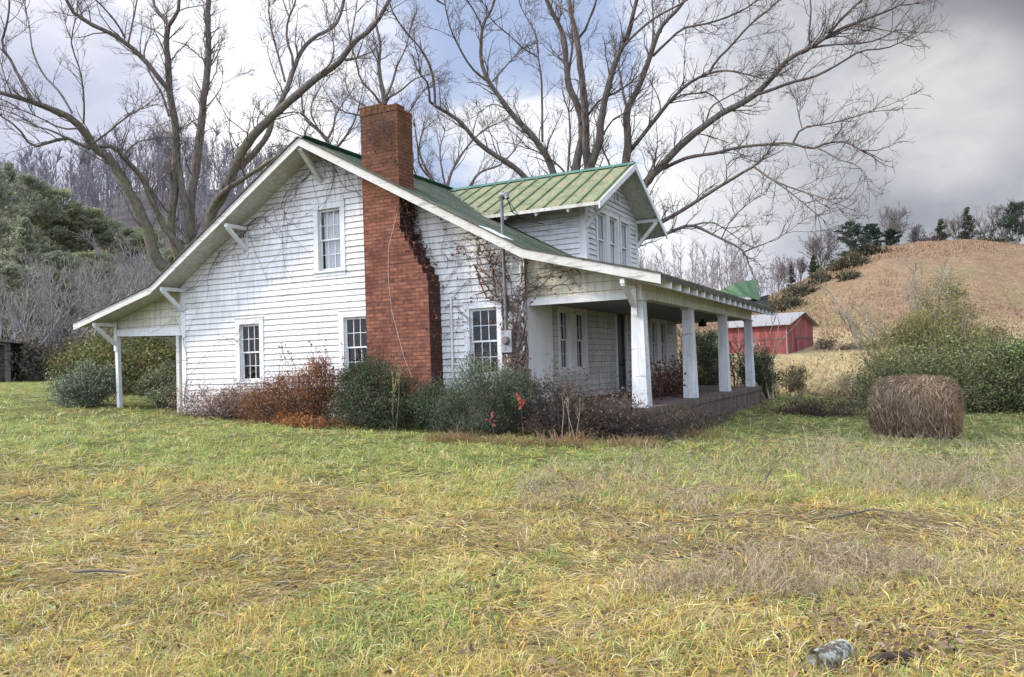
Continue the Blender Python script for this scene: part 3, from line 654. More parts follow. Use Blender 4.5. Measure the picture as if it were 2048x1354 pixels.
# ---- rear lean-to porch (left)
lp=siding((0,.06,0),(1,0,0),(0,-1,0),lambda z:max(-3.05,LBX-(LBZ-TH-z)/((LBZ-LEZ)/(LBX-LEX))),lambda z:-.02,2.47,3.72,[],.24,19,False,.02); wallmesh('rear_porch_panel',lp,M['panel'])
q=MB(); q.hexa([(-3.1,-.02,2.46),(-.03,-.02,2.36),(-.03,.10,2.36),(-3.1,.10,2.46),(-3.1,-.02,2.66),(-.03,-.02,2.62),(-.03,.10,2.62),(-3.1,.10,2.66)]); q.box(-3.1,-2.98,.1,LY,2.48,2.66); hp(q.build('rear_porch_beam',M['trim']))
q=MB(); q.hexa([(-2.98,-.02,-.4),(-2.86,-.02,-.4),(-2.86,.1,-.4),(-2.98,.1,-.4),(-3.08,-.02,2.46),(-2.96,-.02,2.46),(-2.96,.1,2.46),(-3.08,.1,2.46)]); hp(q.build('rear_porch_post',M['trim']))
q=MB(); q.box(-.32,-.2,.0,.12,-.4,2.37); hp(q.build('rear_porch_post',M['fascia']))
q=MB(); q.box(-3.05,-2.95,8.0,8.1,-.4,2.48); hp(q.build('rear_porch_post',M['trim']))

# ---- dormer
DX,DL,DR,DC,DZ,DS=11.6,3.65,8.2,5.92,7.08,.53; DO=.75; DEL,DER=2.75,9.09; DTH=.09
dz=lambda y: DZ-DS*abs(y-DC)
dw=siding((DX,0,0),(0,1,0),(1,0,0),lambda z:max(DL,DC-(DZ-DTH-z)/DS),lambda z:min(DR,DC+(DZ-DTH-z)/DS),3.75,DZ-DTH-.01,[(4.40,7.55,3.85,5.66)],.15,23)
DORM=wallmesh('dormer',dw,M['siding_dormer'])
xroof=lambda z: RX+(RZ-z)/SR
for y,nn,sd in ((DL,(0,-1,0),25),(DR,(0,1,0),26)):
    s=siding((0,y,0),(1,0,0),nn,lambda z:max(7.2,xroof(z)-.05),lambda z:DX,3.75,5.78,[],.15,sd,False); sub(wallmesh('dormer_wall',s,M['siding_dormer'],DORM),DORM)
q=MB(); q.box(DX-.17,DX+.004,DL-.03,DL-.004,3.8,dz(DL)-DTH); q.box(DX+.004,DX+.034,DL-.032,DL+.14,3.8,dz(DL)-DTH-.02); sub(q.build('corner_board',M['trim']),DORM)
q=MB(); q.box(DX+.004,DX+.034,DR-.14,DR+.03,3.8,dz(DR)-DTH-.02); sub(q.build('corner_board',M['trim']),DORM)
q=MB(); N_=10; xv=lambda y: RX+(RZ-dz(y))/SR-.06
for yA,yB in ((DEL,DC),(DC,DER)):
    for k in range(N_):
        ya1=yA+(yB-yA)*k/N_; yb1=yA+(yB-yA)*(k+1)/N_
        q.poly([(xv(ya1),ya1,dz(ya1)),(DX+DO,ya1,dz(ya1)),(DX+DO,yb1,dz(yb1)),(xv(yb1),yb1,dz(yb1))],0)
        q.poly([(xv(yb1),yb1,dz(yb1)-DTH),(DX+DO,yb1,dz(yb1)-DTH),(DX+DO,ya1,dz(ya1)-DTH),(xv(ya1),ya1,dz(ya1)-DTH)],1)
    q.poly([(DX+DO,yA,dz(yA)-DTH),(DX+DO,yB,dz(yB)-DTH),(DX+DO,yB,dz(yB)),(DX+DO,yA,dz(yA))],1)
for y in (DEL,DER): q.poly([(xv(y),y,dz(y)-DTH),(DX+DO,y,dz(y)-DTH),(DX+DO,y,dz(y)),(xv(y),y,dz(y))],1)
dr=sub(q.build('dormer_roof',[M['roof_dormer'],M['soffit']]),DORM)
q=MB()
for k in range(13):
    x=DX+DO-.10-k*.50
    for ye in (DEL,DER):
        ys=DC; 
        # seam runs from ridge to eave, stopped at the valley
        pts=[(x,DC+(ye-DC)*t,dz(DC+(ye-DC)*t)+.013) for t in np.linspace(0,1,12)]
        pts=[p for p in pts if p[0]>RX+(RZ-p[2])/SR]
        if len(pts)>1: q=MB(); q.bar(pts[0],pts[-1],.05,.045); sub(q.build('dormer_seam',M['rib']),DORM)
q=MB(); q.bar((6.0,DC-.1,DZ-.02),(DX+DO+.02,DC-.1,DZ-.02),.24,.022,up=(0,-.5,1)); q.bar((6.0,DC+.1,DZ-.01),(DX+DO+.02,DC+.1,DZ-.01),.24,.022,up=(0,.5,1)); sub(q.build('dormer_ridge_cap',M['ridge']),DORM)
q=MB(); x0,x1=DX+DO+.002,DX+DO+.035
for ye in (DEL,DER): q.hexa([(x0,ye,dz(ye)-.19),(x1,ye,dz(ye)-.19),(x1,DC,DZ-.19),(x0,DC,DZ-.19),(x0,ye,dz(ye)-.008),(x1,ye,dz(ye)-.008),(x1,DC,DZ-.008),(x0,DC,DZ-.008)])
sub(q.build('dormer_fascia',M['trim']),DORM)
q=MB()
for k in range(6):
    for ye,yw in ((DEL+.03,DL),(DER-.03,DR)):
        x=DX-.15-k*.95
        if x>RX+(RZ-dz(yw))/SR: q=MB(); q.bar((x,yw,dz(yw)-DTH-.06),(x,ye,dz(ye)-DTH-.05),.06,.12); sub(q.build('dormer_rafter_tail',M['trim']),DORM)
for y in (DL+.02,DR-.02):
    q=MB(); zt_=dz(y)-DTH-.08; q.bar((DX+.03,y,zt_),(DX+DO,y,zt_),.10,.10); q.bar((DX+.02,y,zt_-.80),(DX+DO-.05,y,zt_-.06),.09,.10); sub(q.build('dormer_bracket',M['trim']),DORM)
q=MB(); q.bar((DX+.03,DC,6.35),(DX+DO-.02,DC,DZ-.2),.09,.10,up=(0,1,0)); sub(q.build('dormer_bracket',M['trim']),DORM)
for y0,y1 in ((4.62,5.24),(5.62,6.22),(6.66,7.32)):
    window((DX,0,0),(0,1,0),(1,0,0),y0,y1,4.02,5.47,rows=1,cols=3,cas=.12,head=.12,curtain=[(y0-.03,y0+.36,.0),(y0+.42,y1+.04,1.4)],parent=DORM,merge=True)
for y0,y1 in ((5.38,5.80),(6.12,6.54)):
    q=MB(); z0,z1=6.03,6.40
    q.box(DX+.0,DX+.028,y0,y1,z0,z1,1)
    for a0,a1,b0,b1 in ((y0,y0+.05,z0,z1),(y1-.05,y1,z0,z1),(y0+.05,y1-.05,z0,z0+.05),(y0+.05,y1-.05,z1-.05,z1)): q.box(DX+.0,DX+.05,a0,a1,b0,b1)
    for k in range(5): z=z0+.06+k*.055; q.hexa([(DX+.03,y0+.05,z+.03),(DX+.048,y0+.05,z),(DX+.048,y1-.05,z),(DX+.03,y1-.05,z+.03),(DX+.03,y0+.05,z+.036),(DX+.05,y0+.05,z+.008),(DX+.05,y1-.05,z+.008),(DX+.03,y1-.05,z+.036)])
    sub(q.build('louver_vent',[M['trim'],M['dark']]),DORM)

# ---- chimney
q=MB(); yF,yK=-.56,.10
outl=[(7.25,-1.0),(9.16,-1.0),(9.12,3.25),(8.34,4.62),(8.34,7.66),(7.20,7.66)]
q.prism(outl,lambda a,b,t:(a,t,b),yF,yK)
for k in range(6):   # stepped shoulder courses
    z=3.32+k*.215; x=9.12-(z-3.25)*(.78/1.37); q.box(8.0,x+.012,yF-.006,yK+.006,z,z+.14)
rk=random.Random(4)
for k in range(6):
    for j in range(4):
        q.box(7.185+k*.195,7.185+k*.195+.19,yF-.015+j*.175,yF-.015+j*.175+.17,7.60,(7.86 if k<4 else (7.78 if j<2 else 7.70))-(.075 if rk.random()<.16 else 0)+rk.uniform(0,.006))
hp(q.build('chimney',M['brick'],boxuv=True,bevel=.015))
# ---- service mast, meter, conduit
q=MB(); q.tube([(11.0,-.13,1.95),(11.0,-.13,2.5),(10.99,-.13,3.6),(10.98,-.13,5.05)],.042,10); q.tube([(11.0,-.13,2.52),(11.0,-.13,2.58)],.055,10); mast=hp(q.build('service_mast',M['metal_grey'],smooth_=False))
q=MB(); q.tube([(10.98,-.13,5.02),(10.98,-.13,5.14),(11.02,-.14,5.22),(11.12,-.15,5.19),(11.16,-.16,5.10)],[.07,.085,.09,.08,.05],10); sub(q.build('weatherhead',M['metal_grey'],smooth_=True),mast)
q=MB(); q.tube([(11.14,-.16,5.12),(11.2,-.2,5.0),(11.24,-.1,4.78),(11.4,.3,4.62),(11.6,.9,4.6)],.013,6); q.tube([(11.12,-.16,5.12),(11.25,-.18,4.95),(11.34,.1,4.68),(11.5,.5,4.75)],.010,6); sub(q.build('service_cable',M['black']),mast)
q=MB(); q.hexa([(10.75,-OV-.02,rtop(10.75)+.02),(11.35,-OV-.02,rtop(11.35)+.02),(11.35,-.3,rtop(11.35)+.02),(10.75,-.3,rtop(10.75)+.02),(10.75,-OV-.02,rtop(10.75)+.035),(11.35,-OV-.02,rtop(11.35)+.035),(11.35,-.3,rtop(11.35)+.035),(10.75,-.3,rtop(10.75)+.035)]); sub(q.build('roof_patch',M['trim']),ROOF)
q=MB(); q.box(10.87,11.15,-.17,-.03,1.45,1.98); box_=hp(q.build('meter_box',M['meter'],bevel=.01))
q=MB(); q.tube([(11.01,-.16,1.74),(11.01,-.22,1.74),(11.01,-.27,1.74)],[.10,.10,.075],16); sub(q.build('meter',M['meter_glass']),box_)
q=MB(); q.tube([(9.45,-.06,2.9),(9.45,-.06,-.3)],.028,8); hp(q.build('conduit',M['trim']))
q=MB(); q.tube([(11.40,-.07,3.5),(11.42,-.07,2.62),(11.43,-.07,-.2)],.03,8); hp(q.build('conduit',M['trim']))
# ------------------------------------------------------------------ bare trees
def side_branches(P,R,rng,spacing,len_rng,ang=(35,65),upb=.35,npts=5,start=.12,rscale=.5,wig=.10,taper_len=.5,minr=.006,maxr=1.,endr=.35):
    """P (N,n,3), R (N,n) -> child polylines, vectorised per parent"""
    out=[];outr=[]
    N,n=P.shape[:2]
    seg=np.linalg.norm(np.diff(P,axis=1),axis=-1); tot=seg.sum(1)
    cnt=np.maximum(1,rng.poisson(np.maximum(tot*(1-start)/spacing,.3)))
    idx=np.repeat(np.arange(N),cnt); m=len(idx)
    t=start+(1-start)*rng.random(m)**.85; f=t*(n-1); i0=np.minimum(f.astype(int),n-2); fr=(f-i0)[:,None]
    p=P[idx,i0]*(1-fr)+P[idx,i0+1]*fr; r=R[idx,i0]*(1-fr[:,0])+R[idx,i0+1]*fr[:,0]
    T=P[idx,i0+1]-P[idx,i0]; T/=np.linalg.norm(T,axis=1,keepdims=True)+1e-9
    q=np.cross(T,rand_unit(m,rng)); q/=np.linalg.norm(q,axis=1,keepdims=True)+1e-9
    a=np.radians(rng.uniform(*ang,m))[:,None]
    d=T*np.cos(a)+q*np.sin(a)+np.array([0,0,upb]); d/=np.linalg.norm(d,axis=1,keepdims=True)
    L=rng.uniform(*len_rng,m)*(1-taper_len*t)
    r0=np.clip(r*rscale,minr,maxr)
    pts=[p]; cur=p.copy(); dd=d.copy(); st=(L/(npts-1))[:,None]
    for k in range(npts-1):
        cur=cur+dd*st; pts.append(cur.copy()); dd=dd+rng.normal(0,wig,(m,3))+np.array([0,0,upb*.10]); dd/=np.linalg.norm(dd,axis=1,keepdims=True)
    C=np.stack(pts,1); CR=r0[:,None]*np.linspace(1,endr,npts)[None]
    return C,CR
def resample(pts,r,step):
    pts=np.array(pts,float); r=np.array(r,float); s=np.r_[0,np.cumsum(np.linalg.norm(np.diff(pts,axis=0),axis=1))]
    n=max(4,int(s[-1]/step)+1); 
    # Catmull-Rom style smoothing through the traced points
    ts=np.linspace(0,s[-1],n); out=np.empty((n,3))
    m=np.gradient(pts,s,axis=0)
    i=np.clip(np.searchsorted(s,ts)-1,0,len(s)-2); h=(s[i+1]-s[i])[:,None]; u=((ts-s[i])/(s[i+1]-s[i]))[:,None]
    out=(2*u**3-3*u**2+1)*pts[i]+(u**3-2*u**2+u)*h*m[i]+(-2*u**3+3*u**2)*pts[i+1]+(u**3-u**2)*h*m[i+1]
    return out,np.interp(ts,s,r)
def big_tree(name,label,depth,limbs,seed,base_xy,twig=1.,col=M['bark'],tw=M['twig'],spacing=.45,ksides=9,minr=(.016,.0095,.0065)):
    """limbs: (points in photo sight lines, start width px, end width px, depth offset start, end)"""
    rng=np.random.default_rng(seed); root=empty(name,(base_xy[0],base_xy[1],gz(*base_xy))); tag(root,label,'tree')
    wood=MBn=Acc(); tips=Acc(); allp=[];allr=[]
    for pts,w0,w1,dz0,dz1 in limbs:
        n=len(pts); ds=np.linspace(dz0,dz1,n)
        P3=np.array([ray_at(u,v,depth+ds[k]) for k,(u,v) in enumerate(pts)]); rr=np.linspace(w0,w1,n)*.30*depth/FPX
        P3,rr=resample(P3,rr,.42); k=len(P3)
        P3[1:-1]+=rng.normal(0,.012,(k-2,3))*np.minimum(1,rr[1:-1,None]*6); rr=rr*(1+rng.normal(0,.035,k))
        V,Q=tubes(P3[None],rr[None],ksides if w0>8 else 6); wood.add(V,Q)
        allp.append(P3); allr.append(rr)
    # parent segments for twigs: equal point counts
    L1=[];L1r=[]
    for P3,rr in zip(allp,allr):
        s=np.linspace(0,len(P3)-1,12); i=np.minimum(s.astype(int),len(P3)-2); f=(s-i)[:,None]
        L1.append(P3[i]*(1-f)+P3[i+1]*f); L1r.append(rr[i]*(1-f[:,0])+rr[i+1]*f[:,0])
    L1=np.array(L1);L1r=np.array(L1r)
    c1,r1=side_branches(L1,L1r,rng,spacing,(.8*twig,3.0*twig),(30,65),.35,7,.18,.36,.16,.35,minr[0],.034,.3)
    # tip forks
    tipd=L1[:,-1]-L1[:,-2]; tipd/=np.linalg.norm(tipd,axis=1,keepdims=True)+1e-9
    tp=[];tr=[]
    for k in range(3):
        m=len(L1); d=tipd+rng.normal(0,.35,(m,3)); cur=L1[:,-1].copy(); pts=[cur.copy()]; L=rng.uniform(.8,2.2,m)*twig
        for q in range(6):
            d=d/np.linalg.norm(d,axis=1,keepdims=True); cur=cur+d*(L/6)[:,None]; pts.append(cur.copy()); d=d+rng.normal(0,.14,(m,3))+[0,0,.04]
        tp.append(np.stack(pts,1)); tr.append(np.clip(L1r[:,-1:],.012,.04)*np.linspace(.9,.3,7)[None])
    c1=np.concatenate([c1]+tp); r1=np.concatenate([r1]+tr)
    c2,r2=side_branches(c1,r1,rng,.24,(.35*twig,1.25*twig),(30,70),.30,5,.15,.55,.18,.4,minr[1],.02,.5)
    c3,r3=side_branches(c2,r2,rng,.17,(.14,.55),(30,75),.30,4,.2,.6,.16,.3,minr[2],.01,.6)
    for P_,R_,k in ((c1,r1,5),(c2,r2,3),(c3,r3,3)):
        V,Q=tubes(P_,R_,k); tips.add(V,Q)
    # buds / twig knots
    e=c3[:,-1]; e=e[rng.random(len(e))<.5]; V,Q=leaves(e,rng.uniform(.03,.06,len(e)),rng,.6); tips.add(V,Q)
    for nm,a,mt in (('trunk',wood,col),('crown',tips,tw)):
        o=mesh_obj(nm,a.mesh(nm,[mt],True)); o.parent=root; o.matrix_parent_inverse=Matrix.Translation(-Vector(root.location))
    return root

def dxy(u,d): return xy_of(d,(u-1024)/FPX*d)
LT=[ # left maple: trunk, then limbs
 ([(392,760),(384,650),(380,560),(376,490)],62,52,0,0),
 ([(372,560),(322,531),(291,448),(255,376),(217,316),(186,292),(164,257),(136,234),(93,214),(59,202),(0,185),(-70,160)],40,9,0,-5),
 ([(372,540),(364,498),(327,453),(304,402),(280,350),(255,324),(230,295),(211,291),(174,295),(133,276),(100,284),(68,293),(34,254),(0,230),(-30,200)],24,3,0,-4),
 ([(133,276),(105,262),(78,254)],8,4,-4,-4.4),
 ([(186,286),(217,264),(242,242),(266,226),(288,214)],7,3,-3,-4.5),
 ([(63,198),(34,146),(20,118),(3,90),(9,65),(15,40),(19,0),(14,-30)],9,4,-4.4,-5),
 ([(144,226),(118,183),(87,149),(65,99),(59,56),(50,10)],7,3,-3.6,-2),
 ([(167,248),(168,215),(167,186),(158,133),(143,90),(150,40)],6,3,-3.4,-5),
 ([(155,257),(124,257),(81,236),(43,220)],6,3,-3.3,-4.5),
 ([(372,545),(343,469),(348,381),(351,329),(352,279),(347,223),(338,180)],30,22,0,-.5),
 ([(338,180),(336,124),(333,90),(336,53)],21,17,-.5,-1),
 ([(336,53),(348,36),(357,19),(358,0),(352,-40)],14,9,-1,-1.4),
 ([(336,53),(332,40),(310,15),(307,0),(296,-40)],12,7,-1,-.4),
 ([(338,180),(326,167),(298,130),(264,96),(229,71),(174,43),(146,25),(133,0),(118,-40)],18,9,-.5,-3),
 ([(257,84),(262,60),(267,37),(274,0),(280,-30)],7,4,-1.6,-1),
 ([(250,76),(236,50),(211,19),(192,0),(170,-25)],7,3,-1.6,-3.2),
 ([(338,232),(323,186),(301,149),(288,105),(294,85),(299,74)],9,3,-.4,1.5),
 ([(251,306),(264,291),(279,282),(310,278),(345,274)],5,3,-2,-.5),
 ([(380,540),(380,470),(369,400),(358,345),(353,320)],26,22,0,-.3),
 ([(384,540),(384,490),(380,420),(391,338),(400,273),(406,217),(413,155),(417,93),(416,31),(419,-45)],36,16,0,1.5),
 ([(350,275),(330,262),(318,250)],8,3,-.4,1),
 ([(398,560),(410,490),(426,420),(454,372),(470,335),(482,307),(510,267),(551,226),(591,192),(637,152),(675,127),(706,87),(743,56),(777,3),(800,-35)],42,10,0,-3),
 ([(479,335),(513,301),(535,270),(547,230),(572,183),(588,137),(609,93),(634,71),(668,53),(684,19),(690,-30)],22,9,-.8,2.5),
 ([(586,133),(585,115),(574,81),(579,31),(589,10),(596,-30)],10,5,.6,0),
 ([(579,36),(572,18),(566,0),(560,-30)],6,4,.3,1.2),
 ([(570,163),(560,124),(549,84),(538,28),(540,-30)],8,4,.6,2),
 ([(561,228),(600,226),(640,262)],5,3,-1.4,1),
 ([(405,560),(415,450),(426,413),(448,382),(482,360),(516,338),(538,323),(569,304),(600,290)],22,9,0,-2.6),
 ([(648,145),(664,118),(668,90),(660,70)],6,3,-2,-1),
 ([(690,120),(705,118),(714,116)],9,6,-2.2,-2.6),
 ([(700,95),(705,60),(712,20),(716,-20)],6,3,-2.2,-1.4),
 ([(505,275),(480,255),(455,235),(440,205)],5,2,-1,.5),
 ([(405,220),(425,200),(440,180),(446,160)],5,2,.6,1.4),
]
bx,by=dxy(390,37.); TREE_L=big_tree('maple_tree','large bare maple with mossy spreading limbs rising behind the left roof slope',37.,LT,101,(bx,by),1.0)
RTL=[
 ([(1180,640),(1165,480),(1150,346),(1156,310),(1165,260),(1156,213),(1138,174),(1132,127),(1128,77),(1115,44),(1094,3),(1080,-40)],34,11,0,1),
 ([(1190,640),(1182,480),(1177,343),(1171,295),(1171,236),(1165,177),(1159,118),(1153,74),(1141,24),(1138,-40)],36,13,0,-1),
 ([(1156,78),(1171,59),(1178,40),(1185,24),(1196,-10)],9,6,-.6,-1.6),
 ([(1141,26),(1125,16),(1109,6),(1092,-15)],8,5,-.8,0),
 ([(1138,172),(1138,145),(1144,97),(1144,44),(1150,-30)],10,7,.5,1.8),
 ([(1195,640),(1185,480),(1177,340),(1197,290),(1203,236),(1215,177),(1230,127),(1259,59),(1265,33),(1282,-30)],34,10,0,-2.5),
 ([(1228,132),(1240,103),(1277,62),(1314,33),(1368,4),(1400,-20)],9,5,-1.4,-3.5),
 ([(1230,640),(1245,480),(1252,327),(1256,289),(1254,223),(1277,174),(1302,107),(1323,54),(1364,8),(1385,-30)],34,8,.5,-1.5),
 ([(1254,222),(1248,195),(1244,174),(1241,150),(1232,125)],9,6,.4,1.6),
 ([(1303,106),(1306,70),(1306,41),(1304,0),(1300,-30)],8,5,-.6,.8),
 ([(1306,112),(1331,87),(1364,58),(1414,47),(1467,29),(1505,8),(1530,-15)],9,4,-.7,-3),
 ([(1260,300),(1267,293),(1310,240),(1339,203),(1380,165),(1418,147),(1451,141),(1509,153)],17,4,.4,-3.5),
 ([(1418,147),(1434,120),(1463,91),(1484,66),(1505,45),(1546,12),(1570,-15)],8,4,-2,-4),
 ([(1339,203),(1364,190),(1390,187),(1418,186),(1438,203),(1446,216)],7,3,-1.2,.5),
 ([(1240,640),(1270,450),(1290,368),(1327,327),(1381,273),(1438,231),(1509,190),(1546,153),(1575,120),(1620,95),(1674,62),(1724,41),(1777,21),(1800,10)],30,4,.5,-5.5),
 ([(1509,190),(1546,178),(1583,165),(1629,153),(1678,128),(1720,103),(1777,95),(1800,85)],11,3,-2.4,-5),
 ([(1620,95),(1618,74),(1622,21),(1620,-10)],7,4,-3.6,-4),
 ([(1653,74),(1672,50),(1695,25),(1724,0),(1740,-20)],8,4,-4,-5),
 ([(1622,96),(1645,92),(1670,89),(1715,87),(1757,79),(1790,60)],7,3,-3.6,-4.6),
 ([(1715,47),(1757,58),(1798,66)],5,2,-4.6,-5.6),
 ([(1412,246),(1422,215),(1455,194),(1496,170),(1520,140)],6,3,-1.6,.5),
 ([(1327,337),(1345,328),(1381,314),(1422,308),(1472,296),(1529,289),(1583,287),(1625,297),(1658,285),(1695,285),(1720,300)],13,4,-.3,-5.5),
 ([(1586,286),(1604,256),(1625,252),(1653,248),(1695,238),(1736,225)],7,3,-3.8,-5.5),
 ([(1636,297),(1656,306),(1674,318),(1715,331),(1730,350)],5,2,-4.4,-6),
 ([(1604,256),(1596,225),(1592,200)],4,2,-4,-3.4),
 ([(1235,620),(1262,500),(1300,455),(1323,444),(1376,413),(1422,384),(1472,353),(1507,333)],18,8,.5,-3.5),
 ([(1507,333),(1546,360),(1596,380),(1637,393),(1670,407)],7,3,-3.5,-6),
 ([(1548,362),(1574,380),(1600,401),(1645,438)],5,2,-4.4,-5),
 ([(1453,365),(1453,345),(1455,327),(1480,314)],5,3,-2.8,-2),
 ([(1235,620),(1250,520),(1277,482),(1323,471),(1385,451),(1412,462),(1438,475),(1488,504),(1500,537),(1511,560)],15,3,.5,-4),
 ([(1385,451),(1422,444),(1463,468),(1480,480)],6,2,-1.8,-3),
 ([(1443,477),(1456,450),(1471,430),(1500,405),(1529,384)],4,2,-2.6,-1),
 ([(1488,504),(1510,494),(1529,488),(1571,467)],5,2,-3.2,-4.5),
 ([(1283,380),(1294,355),(1308,327)],9,7,0,.8),
 ([(1240,420),(1230,370),(1221,334),(1203,292),(1196,262)],10,4,0,1.6),
 ([(1180,640),(1120,420),(1058,363),(1020,328),(985,307),(949,278),(925,248),(893,225),(872,213),(858,201),(858,171),(840,148)],22,5,0,-3.5),
 ([(870,213),(869,177),(858,127),(843,100),(813,65),(787,27),(772,-20)],9,4,-3,-4.5),
 ([(1180,640),(1130,440),(1109,355),(1094,313),(1079,290),(1058,263),(1026,230),(1002,198),(979,165),(964,130),(962,83),(967,47),(985,15),(993,-20)],28,6,0,-1.5),
 ([(978,164),(949,142),(931,118),(914,86),(905,68),(899,50),(890,10)],8,4,-1,-3),
 ([(985,163),(1011,133),(1041,100),(1052,92)],6,3,-1,.5),
 ([(966,62),(952,27),(937,6),(925,-20)],6,4,-1.3,-2.6),
 ([(1018,222),(1000,212),(985,208),(970,217)],6,2,-.9,.4),
 ([(1085,284),(1084,207),(1082,148),(1076,112),(1073,74),(1055,38),(1041,12),(1035,-20)],8,4,-.2,1.4),
 ([(1076,114),(1044,95),(1020,71),(985,41),(975,20)],5,2,.4,-1),
 ([(1150,380),(1134,350),(1106,322),(1085,308),(1061,298)],8,4,0,-1),
 ([(1172,236),(1200,200),(1232,185),(1262,165)],8,5,-.3,-2),
 ([(1206,270),(1225,240),(1250,225),(1270,205)],6,3,-.8,-2.4),
 ([(1135,350),(1140,270),(1138,225)],8,6,.3,.8),
]
bx,by=dxy(1195,37.); TREE_R=big_tree('spreading_tree','huge bare multi-stemmed tree spreading its limbs behind the dormer',37.,RTL,202,(bx,by),1.0,M['bark_dark'],M['twig_dark'])
MT=[
 ([(772,520),(768,300),(768,198),(762,165),(758,120),(761,93),(752,46),(755,0)],22,5,0,0),
 ([(768,205),(783,170),(795,130),(812,95),(820,60)],9,4,0,1.5),
 ([(766,215),(745,185),(722,160),(712,120),(700,85)],9,4,0,-1.5),
 ([(768,200),(800,182),(826,160),(850,150)],8,3,0,-2),
 ([(766,230),(735,215),(700,190),(690,160)],8,3,0,2),
 ([(762,260),(720,230),(690,225),(665,205)],8,3,0,-1),
 ([(772,250),(812,230),(840,190),(855,175)],8,3,0,1),
]
bx,by=dxy(772,46.); big_tree('pruned_tree','small bare tree with upright twiggy crown showing behind the brick chimney',46.,MT,303,(bx,by),1.1,spacing=.36)
NT=[
 ([(690,560),(668,360),(653,279),(640,264),(610,236),(603,186)],20,5,0,0),
 ([(653,281),(665,260),(672,230),(690,200)],10,4,0,1.2),
 ([(660,310),(690,275),(705,250),(715,225)],10,4,0,-1),
 ([(655,290),(632,282),(610,275),(580,262)],9,3,0,-1.6),
 ([(640,264),(622,225),(626,200),(640,175)],7,3,0,1.5),
 ([(670,340),(640,312),(600,300),(560,290)],9,3,0,1),
]
bx,by=dxy(690,48.); big_tree('knobby_tree','small knobby bare tree standing between the gable peak and the chimney',48.,NT,404,(bx,by),1.1,spacing=.36)
WT=[
 ([(930,560),(905,420),(880,380),(850,335),(838,300),(846,260)],16,4,0,0),
 ([(905,425),(935,380),(960,345),(1000,330),(1030,300)],12,4,0,-1),
 ([(890,395),(905,340),(930,300),(965,262),(1010,240)],11,3,0,1),
 ([(880,380),(850,372),(832,350),(826,330)],9,3,0,-1.5),
 ([(905,430),(950,400),(985,385),(1030,370)],10,3,0,1.5),
 ([(900,415),(885,345),(880,300),(890,262)],9,3,0,2),
 ([(868,365),(840,330),(835,290),(830,255)],8,3,0,-2),
]
bx,by=dxy(925,50.); big_tree('yellow_twig_tree','low arching bare tree with yellowish twigs behind the main roof ridge',50.,WT,505,(bx,by),1.15,spacing=.34)

# ------------------------------------------------------------------ small bare trees and shrubs (grown, not traced)
def grow_bare(seed,H,spread,nb=14,r0=.16,levels=2,sp=(.5,.4),forks=1,lean=0.,wig=.05,ksides=6,minr=(.03,.02,.012),first=.25):
    rng=np.random.default_rng(seed); acc=Acc(); n=9; P=[];R=[]
    for f in range(forks):
        x=np.zeros(3)+np.r_[rng.normal(0,.15*(forks>1),2),0]; d=np.array([rng.normal(0,.12*forks)+lean,rng.normal(0,.12*forks),1.]); pts=[x.copy()]
        for k in range(n-1): d/=np.linalg.norm(d); x=x+d*H/(n-1)*(1-.1*f*rng.random()); pts.append(x.copy()); d=d+rng.normal(0,wig,3)+[0,0,.04]
        P.append(pts); R.append(np.linspace(r0,r0*.15,n))
    P=np.array(P);R=np.array(R); V,Q=tubes(P,R,ksides); acc.add(V,Q)
    c,r=side_branches(P,R,rng,H*forks/nb/forks,(spread*.6,spread*1.25),(30,60),.45,6,first,.45,.12,.55,minr[0],.2,.25); V,Q=tubes(c,r,4); acc2=Acc(); acc2.add(V,Q)
    for k in range(levels):
        c,r=side_branches(c,r,rng,sp[min(k,len(sp)-1)],(spread*.22/(k+1),spread*.55/(k+1)),(25,60),.35,4,.15,.55,.14,.4,minr[min(k+1,2)],.1,.5); V,Q=tubes(c,r,3); acc2.add(V,Q)
    return acc,acc2
def bare_tree_meshes(tag_,seed,mat_t,mat_c,**kw):
    a,b=grow_bare(seed,**kw); return a.mesh('trunk',[mat_t],True),b.mesh('crown',[mat_c],True)
def place(name,cat,label,meshes,xy,rz=0.,s=1.,group=None,sz=None,sink=.1,names=('trunk','crown')):
    r=empty(name,(xy[0],xy[1],gz(*xy)-sink),rz); r.scale=(s,s,sz or s); tag(r,label,cat,group)
    for nm,me in zip(names,meshes):
        if me is None: continue
        o=bpy.data.objects.new(nm,me); COL.objects.link(o); o.parent=r
    return r
def tmat(name,a,b_,c_): return simple(name,[(.3,a),(.5,b_),(.7,c_)],6.,(1,1,.4),.95,0)
M['far_bark']=tmat('hazy_grey_bark',(.15,.135,.14),(.21,.19,.195),(.28,.255,.25))  # distance haze mixed into the colours of these far barks and twigs
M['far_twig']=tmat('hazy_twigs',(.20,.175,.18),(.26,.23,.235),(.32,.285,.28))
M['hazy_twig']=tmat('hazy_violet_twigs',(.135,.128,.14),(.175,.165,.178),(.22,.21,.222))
M['ridge_bark']=tmat('ridge_bark',(.10,.09,.085),(.17,.15,.14),(.24,.21,.2))
M['pale_twig']=tmat('pale_dry_twigs',(.20,.17,.12),(.30,.26,.19),(.40,.35,.27))
M['brown_twig']=tmat('brown_dry_twigs',(.05,.035,.03),(.10,.07,.06),(.16,.115,.10))
M['grey_twig']=tmat('grey_brush_twigs',(.14,.135,.12),(.195,.188,.165),(.27,.255,.225))

